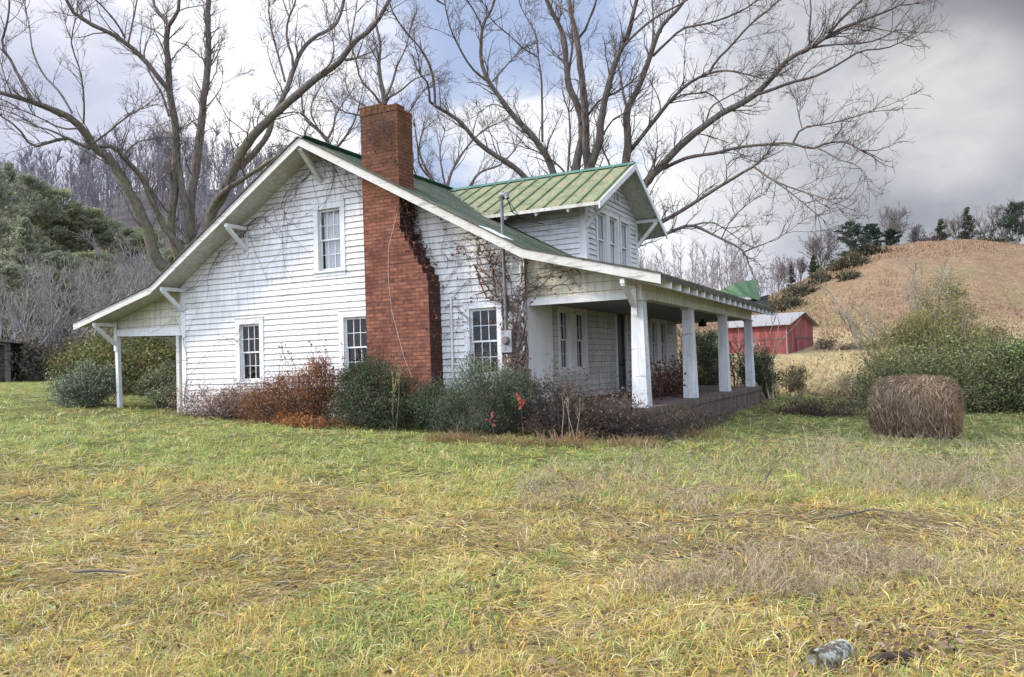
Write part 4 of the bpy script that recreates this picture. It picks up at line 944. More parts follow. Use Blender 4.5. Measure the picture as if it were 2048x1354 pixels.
# conifers
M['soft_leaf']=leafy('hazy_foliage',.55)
def conifer(seed,H,W,n,leaf,cols,shape='cone',gap=.0,hazy=False):
    rng=np.random.default_rng(seed); tr=Acc(); V,Q=tubes(np.array([[[0,0,0],[.02*H*rng.normal()*.3,0,H*.5],[0,0,H*.97]]]),np.array([[.022*H,.014*H,.003*H]]),7); tr.add(V,Q)
    nb=int(46+H*3); zb=np.sort(rng.uniform(.06,.99,nb)); az=rng.uniform(0,2*np.pi,nb)
    prof={'cone':lambda t:(1-t)**.8*(.35+.65*min(1,t/.12)),'round':lambda t:math.sqrt(max(0,1-((t-.42)/.58)**2)),'column':lambda t:min(1,.55+t*1.6)*(1-t**3)**.8}[shape]
    C=[];D=[]
    for z,a in zip(zb,az):
        L=W*.5*prof(z)*rng.uniform(.55,1.2); 
        if rng.random()<gap: continue
        m=max(4,int(n/nb*(.35+L/(W*.5)))); t=rng.random(m)**.6; up=.35+.3*rng.random()
        d=np.array([math.cos(a),math.sin(a),0]); p=d*(t*L)[:,None]+np.array([0,0,1])*(z*H+(t*L*up*.6)[:,None])
        p=p+rng.normal(0,1,(m,3))*np.array([.16,.16,.11])*(W*.2+.18*L)
        C.append(p); dd=d*.7+rng.normal(0,.45,(m,3))+np.array([0,0,.55]); D.append(dd)
        V,Q=tubes(np.array([[[0,0,z*H],list(d*L*.5+np.array([0,0,z*H+L*.25*up])),list(d*L*.95+np.array([0,0,z*H+L*.55*up]))]]),np.array([[.006*H*(1-z)+.01,.004*H*(1-z)+.006,.004]]),3); tr.add(V,Q)
    C=np.concatenate(C);D=np.concatenate(D); V,Q=leaves(C,rng.uniform(.6,1.3,len(C))*leaf,rng,.34,D); cr=Acc(); cc=pal(cols,len(C),rng); cr.add(V,Q,None,np.repeat(cc,4,0))
    return tr.mesh('trunk',[M['ridge_bark']],True),cr.mesh('crown',[M['soft_leaf'] if hazy else M['leaf']])
CED=[(.022,.04,.026),(.035,.058,.032),(.05,.072,.038),(.03,.05,.04)]
HCED=[(.21,.24,.165),(.25,.275,.175),(.30,.315,.19),(.23,.25,.195)]  # distance haze paled into these pine greens, LIME as well
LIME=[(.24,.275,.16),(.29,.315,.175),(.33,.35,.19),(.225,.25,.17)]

# shrub: stems to clump centres, small leaves around the clumps
def shrub(name,label,xy,ells,K,n,leaf,cols,seed,cat='shrub',group=None,aspect=.5,upright=.3,sigma=.16,stem=M['brown_twig'],stem_r=.012,weights=None,leafmat=None,stems=True,twiggy=0,z=None,down=0.):
    """ells: (cx,cy,cz,rx,ry,rz) relative to the base"""
    rng=np.random.default_rng(seed); r=empty(name,(xy[0],xy[1],gz(*xy) if z is None else z)); tag(r,label,cat,group)
    vol=np.array([e[3]*e[4]*e[5] for e in ells]); idx=rng.choice(len(ells),K,p=vol/vol.sum()); E=np.array(ells)[idx]
    d=rand_unit(K,rng); rad=rng.uniform(.25,1.,(K,1))**.45*np.where(rng.random((K,1))<.14,rng.uniform(1.05,1.32,(K,1)),1.); cc=E[:,:3]+d*rad*E[:,3:]; cc[:,2]=np.maximum(cc[:,2],.05)
    sz=E[:,3:].mean(1)*sigma*rng.uniform(.6,1.5,K)
    bri=rng.uniform(.5,1.4,K)
    k=rng.integers(0,K,n); P=cc[k]+rng.normal(0,1,(n,3))*sz[k][:,None]*np.array([1,1,.85]); P[:,2]=np.maximum(P[:,2],.02)
    D=rng.normal(0,1,(n,3)); D=D/np.linalg.norm(D,axis=1,keepdims=True)+np.array([0,0,upright*2-down])+ (d[k]*.5)
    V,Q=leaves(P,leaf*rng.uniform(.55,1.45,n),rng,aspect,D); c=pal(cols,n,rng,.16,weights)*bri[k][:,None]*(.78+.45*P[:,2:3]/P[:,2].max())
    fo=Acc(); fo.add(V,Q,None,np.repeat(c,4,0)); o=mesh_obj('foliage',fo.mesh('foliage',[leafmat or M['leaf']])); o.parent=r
    if stems:
        b=np.stack([rng.normal(0,.16,K)+E[:,0]*.35,rng.normal(0,.16,K)+E[:,1]*.35,np.full(K,-.1)],1); mid=b*.45+cc*.55+rng.normal(0,.08,(K,3)); mid[:,2]=cc[:,2]*.45
        q1=b*.75+mid*.25+rng.normal(0,.03,(K,3)); tip=cc+d*.12
        S=np.stack([b,q1,mid,cc*.7+mid*.3+rng.normal(0,.04,(K,3)),tip],1); Rr_=np.linspace(1.,.3,5)[None]*stem_r*rng.uniform(.6,1.4,(K,1))
        st=Acc(); V,Q=tubes(S,Rr_,4); st.add(V,Q)
        c2,r2=side_branches(S,Rr_,rng,.22,(.15,.55),(25,60),.4,4,.3,.55,.12,.3,.0045,.01,.5) if twiggy else (None,None)
        if twiggy:
            V,Q=tubes(c2,r2,3); st.add(V,Q)
            if twiggy>1:
                c3,r3=side_branches(c2,r2,rng,.14,(.1,.3),(25,60),.3,3,.2,.7,.12,.3,.0035,.01,.5); V,Q=tubes(c3,r3,3); st.add(V,Q)
        o=mesh_obj('stem',st.mesh('stem',[stem],True)); o.parent=r
    return r
# ------------------------------------------------------------------ foundation planting
RUST=[(.19,.075,.035),(.26,.11,.045),(.13,.06,.035),(.32,.16,.07)]
ORANGE=[(.36,.16,.055),(.42,.21,.08),(.27,.11,.045),(.20,.09,.04)]
PALEB=[(.26,.17,.12),(.34,.24,.18),(.20,.12,.085)]
JUN=[(.065,.095,.058),(.095,.13,.072),(.135,.165,.095),(.08,.11,.075),(.19,.195,.11)]
DKG=[(.03,.052,.032),(.05,.08,.042),(.085,.115,.055),(.15,.155,.07)]
BRAM=[(.07,.05,.04),(.11,.085,.065),(.15,.12,.10),(.08,.085,.05),(.13,.07,.05)]
PRIV=[(.065,.095,.04),(.10,.135,.055),(.145,.18,.07),(.21,.235,.09),(.05,.075,.035)]
OLIVE=[(.14,.15,.05),(.19,.20,.06),(.24,.24,.08),(.11,.11,.05),(.27,.22,.10)]
shrub('dead_shrub','rust brown dead evergreen shrub heaped against the wall between the two lower left windows',(5.5,-1.15),[(0,0,.5,1.5,.7,.65),(.4,-.1,.95,.9,.5,.5),(.9,0,1.1,.5,.4,.5),(-.6,-.2,.4,.9,.6,.5)],170,24000,.075,RUST,1,aspect=.2,upright=.3,sigma=.24,twiggy=2,stem_r=.013)
shrub('dead_shrub','pale pinkish brown dry shrub at the left corner under the first lower window',(2.6,-.95),[(-.3,0,.35,1.6,.5,.42),(.8,-.1,.5,.7,.5,.45)],110,9000,.07,PALEB,2,aspect=.25,upright=.2,sigma=.24,twiggy=2,stem_r=.009,stem=M['brown_twig'])
shrub('dead_branch_heap','low heap of bright orange dead foliage lying in front of the rust brown shrub',(6.5,-2.05),[(-.1,0,.06,.6,.28,.12),(-.9,.3,.10,.4,.25,.14),(.75,-.05,.04,.4,.2,.08)],50,5500,.07,ORANGE,3,aspect=.25,upright=-.1,sigma=.3,stem_r=.01)
shrub('evergreen_shrub','dark green shrub with browning sprigs hiding the foot of the brick chimney',(8.05,-1.35),[(0,0,.8,.95,.7,.8),(-.5,.1,1.1,.5,.4,.4),(.2,-.3,.45,1.1,.5,.5)],150,30000,.06,DKG+[(.17,.10,.045)],4,aspect=.3,upright=.4,sigma=.2,twiggy=1,weights=[.28,.3,.2,.12,.1])
shrub('evergreen_shrub','low blackish green shrub filling the gap right of the chimney under the third window',(9.75,-1.2),[(0,0,.5,.75,.6,.55)],80,16000,.055,DKG,5,aspect=.3,upright=.4,sigma=.22)
shrub('juniper_shrub','rounded grey green juniper below the meter box, tallest shrub along the wall',(11.2,-1.45),[(0,0,.85,.85,.75,.95),(-.3,-.2,.5,.95,.7,.6),(.4,.1,.9,.7,.6,.6)],190,42000,.055,JUN,6,aspect=.22,upright=.6,sigma=.17,twiggy=1)
shrub('bramble_patch','tangled brown bramble thicket in front of the near end of the porch',(12.9,-1.0),[(0,0,.5,1.2,.6,.6),(-.6,.1,.95,.6,.5,.5),(.9,-.1,.45,.7,.5,.5)],160,7500,.055,BRAM,7,aspect=.5,upright=.1,sigma=.26,twiggy=2,stem_r=.008)
shrub('bramble_patch','dark dry weeds growing along the porch foundation between the first and second columns',(14.85,1.6),[(0,0,.18,.35,2.2,.3),(.1,-1.5,.25,.4,.9,.36),(0,3.0,.2,.3,2.4,.24)],130,3600,.05,BRAM+[(.19,.16,.09),(.16,.16,.07)],8,aspect=.35,upright=.4,sigma=.2,twiggy=1,stem_r=.005)
shrub('bramble_patch','dark tangled brambles hiding the near corner of the porch foundation',(14.1,-.75),[(0,0,.25,.9,.4,.4),(.5,.2,.3,.4,.4,.35),(-.9,0,.35,.6,.4,.45)],130,3800,.05,BRAM,207,aspect=.45,upright=.15,sigma=.26,twiggy=2,stem_r=.008)
shrub('bramble_patch','red tinged bramble rooted on the porch floor beside the second front window pair',(13.2,4.6),[(0,0,.35,.45,1.6,.4),(0,1.6,.45,.5,1.2,.5)],70,2200,.085,[(.18,.06,.04),(.11,.05,.035),(.24,.12,.07),(.08,.06,.045)],9,aspect=.6,upright=.0,sigma=.3,twiggy=2,stem_r=.007,z=.14)
shrub('dark_brush','low heap of dark reddish brush on the grass beyond the porch end',(17.0,9.3),[(0,0,.12,1.3,1.0,.26),(-.8,-.5,.12,1.0,.6,.22)],80,5000,.06,[(.05,.028,.025),(.085,.045,.035),(.12,.07,.05)],10,aspect=.4,upright=.2,sigma=.3,twiggy=2,stem_r=.007)
shrub('leafy_shrub','silvery green shrub left of the rear porch post',(-4.3,-.2),[(0,0,.6,1.0,.7,.7),(-1.1,0,.4,.7,.5,.45),(.6,.3,.8,.6,.5,.5),(-.5,0,.9,.35,.35,.4),(.1,-.4,.3,.9,.4,.3)],90,15000,.06,[(.11,.15,.08),(.17,.21,.12),(.26,.29,.19),(.09,.12,.07),(.38,.39,.31)],11,aspect=.5,upright=.2,sigma=.22,twiggy=1)
shrub('leafy_shrub','silvery green shrub growing inside the rear porch between the two posts',(-1.75,.9),[(0,0,.6,1.1,.6,.7),(.6,.3,.8,.6,.5,.5),(-.7,0,.7,.5,.5,.5),(.1,0,1.2,.4,.4,.35)],100,16000,.06,[(.10,.14,.07),(.16,.20,.095),(.24,.27,.15),(.29,.27,.11),(.36,.37,.29)],12,aspect=.5,upright=.2,sigma=.22,twiggy=1)
shrub('leafy_shrub','tall yellow green thicket seen through the open rear porch',dxy(250,33.),[(0,0,1.3,2.6,1.2,1.3),(2.4,0,1.0,1.6,1.,1.1),(-2.5,0,1.0,1.6,1.,1.1)],170,22000,.11,[(.12,.15,.045),(.17,.20,.06),(.09,.11,.04),(.22,.20,.08),(.15,.09,.05)],13,aspect=.55,upright=.1,sigma=.22,twiggy=1)
# tall weeds and red saplings
def weed(name,label,xy,H,n,leafc,seed,leaf=.06,nl=120,lean=0.,lo=.45,stem=M['brown_twig'],group=None,spread=.18,cat='weed'):
    rng=np.random.default_rng(seed); r=empty(name,(xy[0],xy[1],gz(*xy)-.03)); tag(r,label,cat,group); P=[]
    for k in range(n):
        x=np.r_[rng.normal(0,.06,2),0]; d=np.array([lean+rng.normal(0,spread),rng.normal(0,spread),1.]); pts=[x.copy()]
        for q in range(6): d/=np.linalg.norm(d); x=x+d*H*rng.uniform(.85,1.)/6; pts.append(x.copy()); d=d+rng.normal(0,.06,3)
        P.append(pts)
    P=np.array(P); R=np.linspace(.008,.003,7)[None].repeat(n,0); st=Acc(); V,Q=tubes(P,R,4); st.add(V,Q)
    c,rr=side_branches(P,R,rng,.14,(.1,.4),(25,55),.4,4,lo,.6,.1,.5,.003,.006,.5); V,Q=tubes(c,rr,3); st.add(V,Q)
    o=mesh_obj('stem',st.mesh('stem',[stem],True)); o.parent=r
    if nl:
        i=rng.integers(0,len(c),nl); t=rng.integers(1,4,nl); C=c[i,t]+rng.normal(0,.012,(nl,3)); V,Q=leaves(C,leaf*rng.uniform(.6,1.4,nl),rng,.5,rng.normal(0,1,(nl,3))-[0,0,.3]); fo=Acc(); fo.add(V,Q,None,np.repeat(pal(leafc,nl,rng),4,0)); o=mesh_obj('leaves',fo.mesh('leaves',[M['leaf']])); o.parent=r
    return r
weed('red_leaf_sapling','slender sapling with bright coral red leaves standing before the juniper',(12.35,-2.25),1.15,1,[(.46,.11,.07),(.52,.17,.10),(.36,.08,.06)],21,.055,130,.02,.42,cat='sapling',spread=.03)
weed('red_leaf_sapling','shorter sapling with a few pink red leaves left of the coral red one',(12.05,-2.5),0.55,1,[(.46,.10,.11),(.38,.08,.08)],22,.055,26,-.08,.6,cat='sapling',spread=.1)
weed('tall_weed','tall dry weed with dark seed sprays leaning left against the white siding',(5.6,-.75),2.35,4,[(.10,.045,.035),(.16,.08,.05)],23,.06,160,-.10,.35,spread=.2)
weed('tall_weed','tall thin dead stem leaning against the middle lower window',(6.6,-.7),2.2,3,[(.15,.06,.035),(.2,.1,.06)],24,.06,90,-.14,.4,spread=.12)
weed('tall_weed','tall yellow green weed in front of the chimney shrub',(8.95,-1.9),1.6,3,[(.22,.24,.07),(.3,.28,.1)],25,.05,150,.03,.35,spread=.08,stem=M['pale_twig'])
weed('tall_weed','straw coloured grass stalk leaning before the porch bramble',(13.3,-1.9),1.0,4,[(.3,.24,.12)],26,.04,20,-.35,.5,spread=.25,stem=M['pale_twig'])
weed('red_vine_sapling','leafy reddish bramble climbing beside the first porch column',(14.0,1.5),1.35,3,[(.22,.07,.045),(.12,.05,.035),(.3,.14,.09)],27,.11,90,.06,.25,spread=.2,cat='bramble')
def tussock(label,xy,seed,n=520,H=.27,cols=((.30,.19,.10),(.36,.26,.13),(.24,.14,.085),(.24,.25,.08),(.28,.16,.09))):
    rng=np.random.default_rng(seed); a=rng.uniform(0,2*np.pi,n); L=H*rng.uniform(.5,1.3,n); d=np.stack([np.cos(a),np.sin(a)],1); p0=np.c_[d*(.5*rng.random((n,1))**.8)*[1.3,.8],np.full(n,-.03)]
    up=rng.uniform(.3,.95,n); d=np.stack([np.cos(a+rng.normal(0,1.2,n)),np.sin(a+rng.normal(0,1.2,n))],1); p1=p0+np.c_[d*(L*.45)[:,None],L*up*.8]; p2=p1+np.c_[d*(L*.6)[:,None],L*(up-.75)*.6]; w=np.c_[-d[:,1],d[:,0],np.zeros(n)]*.006
    V=np.stack([p0-w,p0+w,p1+w*.8,p1-w*.8,p2],1).reshape(-1,3); b=np.arange(n)[:,None]*5; fo=Acc(); fo.add(V,b+[[0,1,2,3]],b+[[3,2,4]],np.repeat(pal(cols,n,rng),5,0))
    o=mesh_obj('grass_tussock',fo.mesh('grass_tussock',[M['grass']])); o.location=(xy[0],xy[1],gz(*xy)); tag(o,label,'grass tussock','dry grass tussocks along the planting'); return o
tussock('rust tinged grass tussock below the dark shrub right of the chimney',(11.1,-2.9),31); tussock('tan grass tussock at the foot of the coral red sapling',(12.2,-3.0),32)
tussock('broad straw tussock in front of the porch bramble',(13.4,-2.6),33,640,.34); tussock('tan tussock at the near porch corner below the first column',(14.6,-1.9),34)
tussock('straw tussock beside the porch foundation past the first column',(15.2,.4),35)

# ------------------------------------------------------------------ climbing vines
def vine(label,starts,seed,steps=26,step=.16,leafc=None,nl=0,allow=None,y=-.045,r=.007,wig=.5,leaf=.06,branch=True,yfun=None):
    rng=np.random.default_rng(seed); acc=Acc(); pts_all=[]
    def walk(p,ang,n,r0):
        pts=[p.copy()]
        for k in range(n):
            ang+=rng.normal(0,wig*.5); q=p+step*np.array([math.cos(ang),math.sin(ang)])
            if allow and not allow(q):
                ang+=rng.choice([-1,1])*1.2; continue
            p=q; pts.append(p.copy())
            if branch and rng.random()<.16 and r0>.003: walk(p.copy(),ang+rng.choice([-1,1])*rng.uniform(.5,1.3),int(n*.45),r0*.6)
        if len(pts)>3:
            P3=np.array([[a,(yfun(a,b) if yfun else y)-abs(rng.normal(0,.012)),b] for a,b in pts]); V,Q=tubes(P3[None],np.linspace(r0,r0*.35,len(P3))[None],4); acc.add(V,Q); pts_all.append(P3)
    for (x,z,a,n,r0) in starts: walk(np.array([x,z],float),a,n,r0)
    root=empty('climbing_vine',(starts[0][0],y,starts[0][1])); tag(root,label,'vine')
    o=mesh_obj('stem',acc.mesh('stem',[M['brown_twig']],True)); o.parent=root; o.matrix_parent_inverse=Matrix.Translation(-Vector(root.location))
    if nl and pts_all:
        A=np.concatenate(pts_all); C=A[rng.integers(0,len(A),nl)]+rng.normal(0,.05,(nl,3))*[1,.3,1]-[0,.03,0]; V,Q=leaves(C,leaf*rng.uniform(.5,1.4,nl),rng,.7); fo=Acc(); fo.add(V,Q,None,np.repeat(pal(leafc,nl,rng),4,0)); o=mesh_obj('leaves',fo.mesh('leaves',[M['leaf']])); o.parent=root; o.matrix_parent_inverse=Matrix.Translation(-Vector(root.location))
under=lambda q: q[1]<rtop(q[0])-.22 and q[1]>0
S=[]; rg=np.random.default_rng(5)
for k in range(26):
    x=rg.uniform(.1,6.6); S.append((x,rtop(x)-rg.uniform(.28,.6),(.55 if x<RX else -.5)+rg.normal(0,.6)+(math.pi if rg.random()<.4 else 0),int(rg.integers(8,20)),rg.uniform(.004,.009)))
for k in range(8): x=rg.uniform(4.6,7.0); S.append((x,rtop(x)-.35,-1.55,int(rg.integers(5,14)),.006))
vine('bare dark vine creeping under the left rake and around the gable peak',[(.06,.2,1.57,22,.009),(.05,.3,1.5,26,.008)]+S,61,allow=under,wig=.45,leafc=[(.12,.06,.045)],nl=60,leaf=.05)
inwall=lambda q: 9.2<q[0]<11.45 and 0.2<q[1]<rtop(q[0])-.2
S=[(9.2+rg.uniform(0,.3),rg.uniform(1.2,4.6),rg.uniform(-.6,1.4),int(rg.integers(8,20)),rg.uniform(.0025,.0055)) for k in range(26)]
vine('bare vine with russet dead leaves spreading right of the chimney over the third window',S,62,allow=inwall,leafc=[(.20,.07,.04),(.28,.12,.07),(.13,.05,.035)],nl=170,leaf=.075,wig=.6)
edge=lambda z: 9.14 if z<3.25 else (9.14-(z-3.25)*.57 if z<4.62 else 8.36)
S=[(8.42,rg.uniform(4.3,5.2),-1.3,24,.008) for k in range(6)]+[(rg.uniform(8.8,9.1),rg.uniform(.8,3.4),1.6,14,.006) for k in range(8)]
vine('dark dense vine clinging to the right shoulder of the chimney',S,63,allow=lambda q: edge(q[1])-.05<q[0]<edge(q[1])+.22 and .3<q[1]<5.3,y=-.30,yfun=lambda a,b:-.3+.25*math.sin(a*40+b*9),leafc=[(.05,.03,.028),(.09,.05,.04),(.22,.08,.045)],nl=900,leaf=.06,wig=.8,step=.1)
S=[(rg.uniform(10.95,11.25),rg.uniform(-.2,.4),1.57+rg.normal(0,.1),34,rg.uniform(.016,.04)) for k in range(11)]+[(11.2+rg.uniform(0,.3),rg.uniform(2.4,3.4),rg.uniform(-1.2,.6),16,.008) for k in range(12)]+[(11.1,3.2,2.6,12,.007) for k in range(8)]
vine('thick twisted vine bundle climbing the service mast at the house corner',S,64,allow=lambda q: ((10.85<q[0]<11.55) or (q[1]>2.7 and 10.2<q[0]<13.3)) and -.3<q[1]<rtop(q[0])-.2,y=-.10,step=.13,leafc=[(.15,.08,.06),(.24,.12,.08),(.10,.07,.06)],nl=420,leaf=.085,wig=.35)
S=[(rg.uniform(7.2,8.3),rg.uniform(7.3,7.85),-1.5+rg.normal(0,.4),int(rg.integers(8,22)),.006) for k in range(24)]
vine('leafless vine strands hanging over the chimney top',S,65,allow=lambda q: 7.16<q[0]<8.38 and 5.7<q[1]<8.0,y=-.63,wig=.7,step=.1,leafc=[(.06,.04,.03)],nl=120)
q=MB(); q.tube([(8.30,-.62,5.0),(8.02,-.62,4.2),(7.98,-.61,3.5),(8.05,-.60,2.6),(8.4,-.6,1.4),(8.7,-.7,.9)],.003,5); o=q.build('hanging_wire',M['trim']); tag(o,'thin pale wire hanging down the chimney face','wire')

# ------------------------------------------------------------------ hay bale
def bale():
    rng=np.random.default_rng(9); n=64; rows=22; L=1.78; r=.74; V=[];
    for i in range(rows+1):
        t=i/rows; x=(t-.5)*L; e=min(t,1-t)*L; rr=r*(1-.30*math.exp(-e/.13)); 
        for j in range(n):
            a=2*math.pi*j/n; y=rr*math.cos(a); z=rr*math.sin(a); z=max(z,-r*.90); V.append((x,y*(1.04),z))
    V=np.array(V); nn=vnoise(V[:,0]*7+9,np.arctan2(V[:,2],V[:,1])*6+V[:,0]*2,3); V[:,1:]*=(1+(nn-.5)*.10)[:,None]
    Q=[(i*n+j,i*n+(j+1)%n,(i+1)*n+(j+1)%n,(i+1)*n+j) for i in range(rows) for j in range(n)]
    T=[]; c0=len(V); V=np.r_[V,[[-L/2-.03,0,0],[L/2+.03,0,0]]]
    for j in range(n): T.append((c0,(j+1)%n,j)); T.append((c0+1,rows*n+j,rows*n+(j+1)%n))
    acc=Acc(); acc.add(V,Q,T,pal([(.13,.085,.055)],len(V),rng,.2))
    cols=[(.27,.19,.125),(.35,.26,.17),(.20,.14,.09),(.46,.36,.24),(.12,.085,.06)]
    N=15000; a=rng.uniform(-.35*math.pi,1.35*math.pi,N); x=rng.uniform(-L/2,L/2,N); e=np.minimum(x+L/2,L/2-x); rr=r*(1-.30*np.exp(-e/.13))*1.015; C=np.c_[x,rr*np.cos(a)*1.04,np.maximum(rr*np.sin(a),-r*.88)]
    tang=np.c_[rng.normal(0,.55,N),-np.sin(a),np.cos(a)]+rng.normal(0,.25,(N,3)); out=np.c_[np.zeros(N),np.cos(a),np.sin(a)]
    V1,Q1=leaves(C+out*rng.uniform(-.01,.035,(N,1)),rng.uniform(.08,.30,N),rng,.045,tang); acc.add(V1,Q1,None,np.repeat(pal(cols,N,rng),4,0),1)
    for s in (-1,1):
        M_=4500; rad=r*.74*np.sqrt(rng.random(M_)); b=rng.uniform(0,2*np.pi,M_); C=np.c_[np.full(M_,s*(L/2+.03)),rad*np.cos(b),np.maximum(rad*np.sin(b),-r*.86)]; tg=np.c_[rng.normal(0,.2,M_),-np.sin(b),np.cos(b)]+rng.normal(0,.35,(M_,3)); V1,Q1=leaves(C,rng.uniform(.08,.26,M_),rng,.05,tg); acc.add(V1,Q1,None,np.repeat(pal([(.30,.20,.11),(.38,.27,.16),(.22,.145,.085)],M_,rng),4,0),1)
    fr=900; x=rng.uniform(-L/2,L/2,fr); side=rng.choice([-1,1],fr); C=np.c_[x,side*rng.uniform(.55,.8,fr),rng.uniform(-r*.9,-r*.45,fr)]; V1,Q1=leaves(C,rng.uniform(.15,.35,fr),rng,.05,np.c_[rng.normal(0,.3,fr),side*.4,np.ones(fr)]); acc.add(V1,Q1,None,np.repeat(pal(cols,fr,rng),4,0),1)
    return acc.mesh('hay_bale',[M['hay'],M['hay']])
bx,by=xy_of(19.4,9.70); o=mesh_obj('hay_bale',bale()); o.location=(bx,by,gz(bx,by)+.63); o.scale=(1.0,1.04,1.08); o.rotation_euler=(0,0,math.atan2(RH[1],RH[0])+math.radians(-40)); tag(o,'weathered brown round hay bale lying on the grass','hay bale')

# ------------------------------------------------------------------ red barn
def barn():
    A=np.array(xy_of(75.,25.8)); gd=np.array(xy_of(.78,.62))-np.array(xy_of(0,0)); gd/=np.linalg.norm(gd); ld=np.array(xy_of(.62,-.78))-np.array(xy_of(0,0)); ld/=np.linalg.norm(ld)
    w_,L,zb,ze,zr=7.4,6.2,.6,4.45,5.55; root=empty('red_barn',(A[0],A[1],gz(*A))); tag(root,'red board barn with pale tin roof at the foot of the brown hill','barn')
    P=lambda g,l,z:(A[0]+gd[0]*g+ld[0]*l,A[1]+gd[1]*g+ld[1]*l,z)
    def add(q,name,mats,uv=None,par=root):
        o=q.build(name,mats); o.parent=par; o.matrix_parent_inverse=Matrix.Translation(-Vector(root.location)) if par is root else Matrix.Identity(4)
        ul=o.data.uv_layers.new(name='UVMap')
        for p in o.data.polygons:
            for li in p.loop_indices:
                c=o.data.vertices[o.data.loops[li].vertex_index].co; ul.data[li].uv=((c.x-A[0])*gd[0]+(c.y-A[1])*gd[1]+(c.x-A[0])*ld[0]+(c.y-A[1])*ld[1],c.z*.02)
        return o
    q=MB(); q.poly([P(0,0,zb),P(w_,0,zb),P(w_,0,ze),P(w_/2,0,zr),P(0,0,ze)]); add(q,'gable_wall',M['barn_red']); q=MB(); q.poly([P(0,L,zb),P(w_,L,zb),P(w_,L,ze),P(w_/2,L,zr),P(0,L,ze)][::-1]); add(q,'gable_wall',M['barn_red'])
    q=MB(); q.poly([P(0,0,zb),P(0,0,ze),P(0,L,ze),P(0,L,zb)]); add(q,'side_wall',M['barn_red']); q=MB(); q.poly([P(w_,0,zb),P(w_,L,zb),P(w_,L,ze),P(w_,0,ze)]); add(q,'side_wall',M['barn_red'])
    q=MB(); ov=.55; s=(zr-ze)/(w_/2)
    for a,b_ in ((0,1),(w_,-1)):
        e=P(a-b_*ov,-ov,ze-s*ov+.05); e2=P(a-b_*ov,L+ov,ze-s*ov+.05); r1=P(w_/2,-ov,zr+.05); r2=P(w_/2,L+ov,zr+.05); dn=lambda p:(p[0],p[1],p[2]-.09)
        q.hexa([dn(e),dn(r1),dn(r2),dn(e2),e,r1,r2,e2])
    rf_=add(q,'roof',M['tin'])
    q=MB(); q.poly([P(-.03,-.03,zb),P(.0,-.04,zb),P(.08,-.04,zb),P(.08,-.04,ze),P(0,-.04,ze)][1:]); q.poly([P(-.04,0,zb),P(-.04,0,ze),P(-.04,.08,ze),P(-.04,.08,zb)]); add(q,'corner_trim',M['tin'])
    q=MB(); q.poly([P(2.3,-.05,zb),P(5.0,-.05,zb),P(5.0,-.05,3.0),P(2.3,-.05,3.0)]); d=add(q,'door',M['barn_red']); q=MB(); 
    for a in ((2.25,2.33),(4.97,5.05)): q.poly([P(a[0],-.07,zb),P(a[1],-.07,zb),P(a[1],-.07,3.05),P(a[0],-.07,3.05)])
    q.poly([P(2.2,-.08,3.0),P(6.8,-.08,3.0),P(6.8,-.08,3.1),P(2.2,-.08,3.1)]); add(q,'door_track',M['old_wood'],par=root)
    q=MB(); q.poly([P(-.06,2.6,2.2),P(-.06,2.6,2.65),P(-.06,3.3,2.65),P(-.06,3.3,2.2)]); wn=add(q,'window',M['tin']); q=MB(); q.poly([P(-.08,2.7,2.27),P(-.08,2.7,2.58),P(-.08,3.2,2.58),P(-.08,3.2,2.27)]); add(q,'window_pane',M['barn_red'])
    q=MB(); q.poly([P(-.05,.2,3.0),P(-.05,L,3.0),P(-.05,L,2.93),P(-.05,.2,2.93)]); add(q,'batten',M['old_wood'])
barn()
# weathered shed at the left edge
def shed():
    A=np.array(xy_of(48,-31.8)); B=np.array(xy_of(48.6,-30.5)); r=empty('old_shed',(B[0],B[1],gz(*B))); tag(r,'dark weathered wooden shed with a low roof at the left edge of the field','shed'); g=gz(*B)
    d=B-A; d/=np.linalg.norm(d); n=np.array([d[1],-d[0]]); P=lambda a,b_,z:(B[0]-d[0]*a+n[0]*b_,B[1]-d[1]*a+n[1]*b_,z)
    def add(q,nm,m): o=q.build(nm,m); o.parent=r; o.matrix_parent_inverse=Matrix.Translation(-Vector(r.location))
    q=MB(); 
    for a0,a1 in ((0,.3),(1.3,1.55),(2.6,6)): q.hexa([P(a0,0,g-.3),P(a1,0,g-.3),P(a1,-.15,g-.3),P(a0,-.15,g-.3),P(a0,0,g+2.35+a0*.12),P(a1,0,g+2.35+a1*.12),P(a1,-.15,g+2.35+a1*.12),P(a0,-.15,g+2.35+a0*.12)])
    q.hexa([P(0,-.15,g-.3),P(.12,-.15,g-.3),P(.12,-4,g-.3),P(0,-4,g-.3),P(0,-.15,g+2.35),P(.12,-.15,g+2.35),P(.12,-4,g+2.35),P(0,-4,g+2.35)]); add(q,'wall',M['old_wood'])
    q=MB(); q.hexa([P(-.6,.5,g+2.3),P(6,.5,g+3.1),P(6,-4.3,g+3.1),P(-.6,-4.3,g+2.3),P(-.6,.5,g+2.42),P(6,.5,g+3.22),P(6,-4.3,g+3.22),P(-.6,-4.3,g+2.42)]); add(q,'roof',M['old_wood'])
    q=MB(); q.poly([P(.13,-.9,g-.3),P(6,-.9,g-.3),P(6,-.9,g+2.3),P(.13,-.9,g+2.3)]); add(q,'interior_panel',M['old_wood'])  # panel added close behind the openings, standing in for the dark interior
shed()

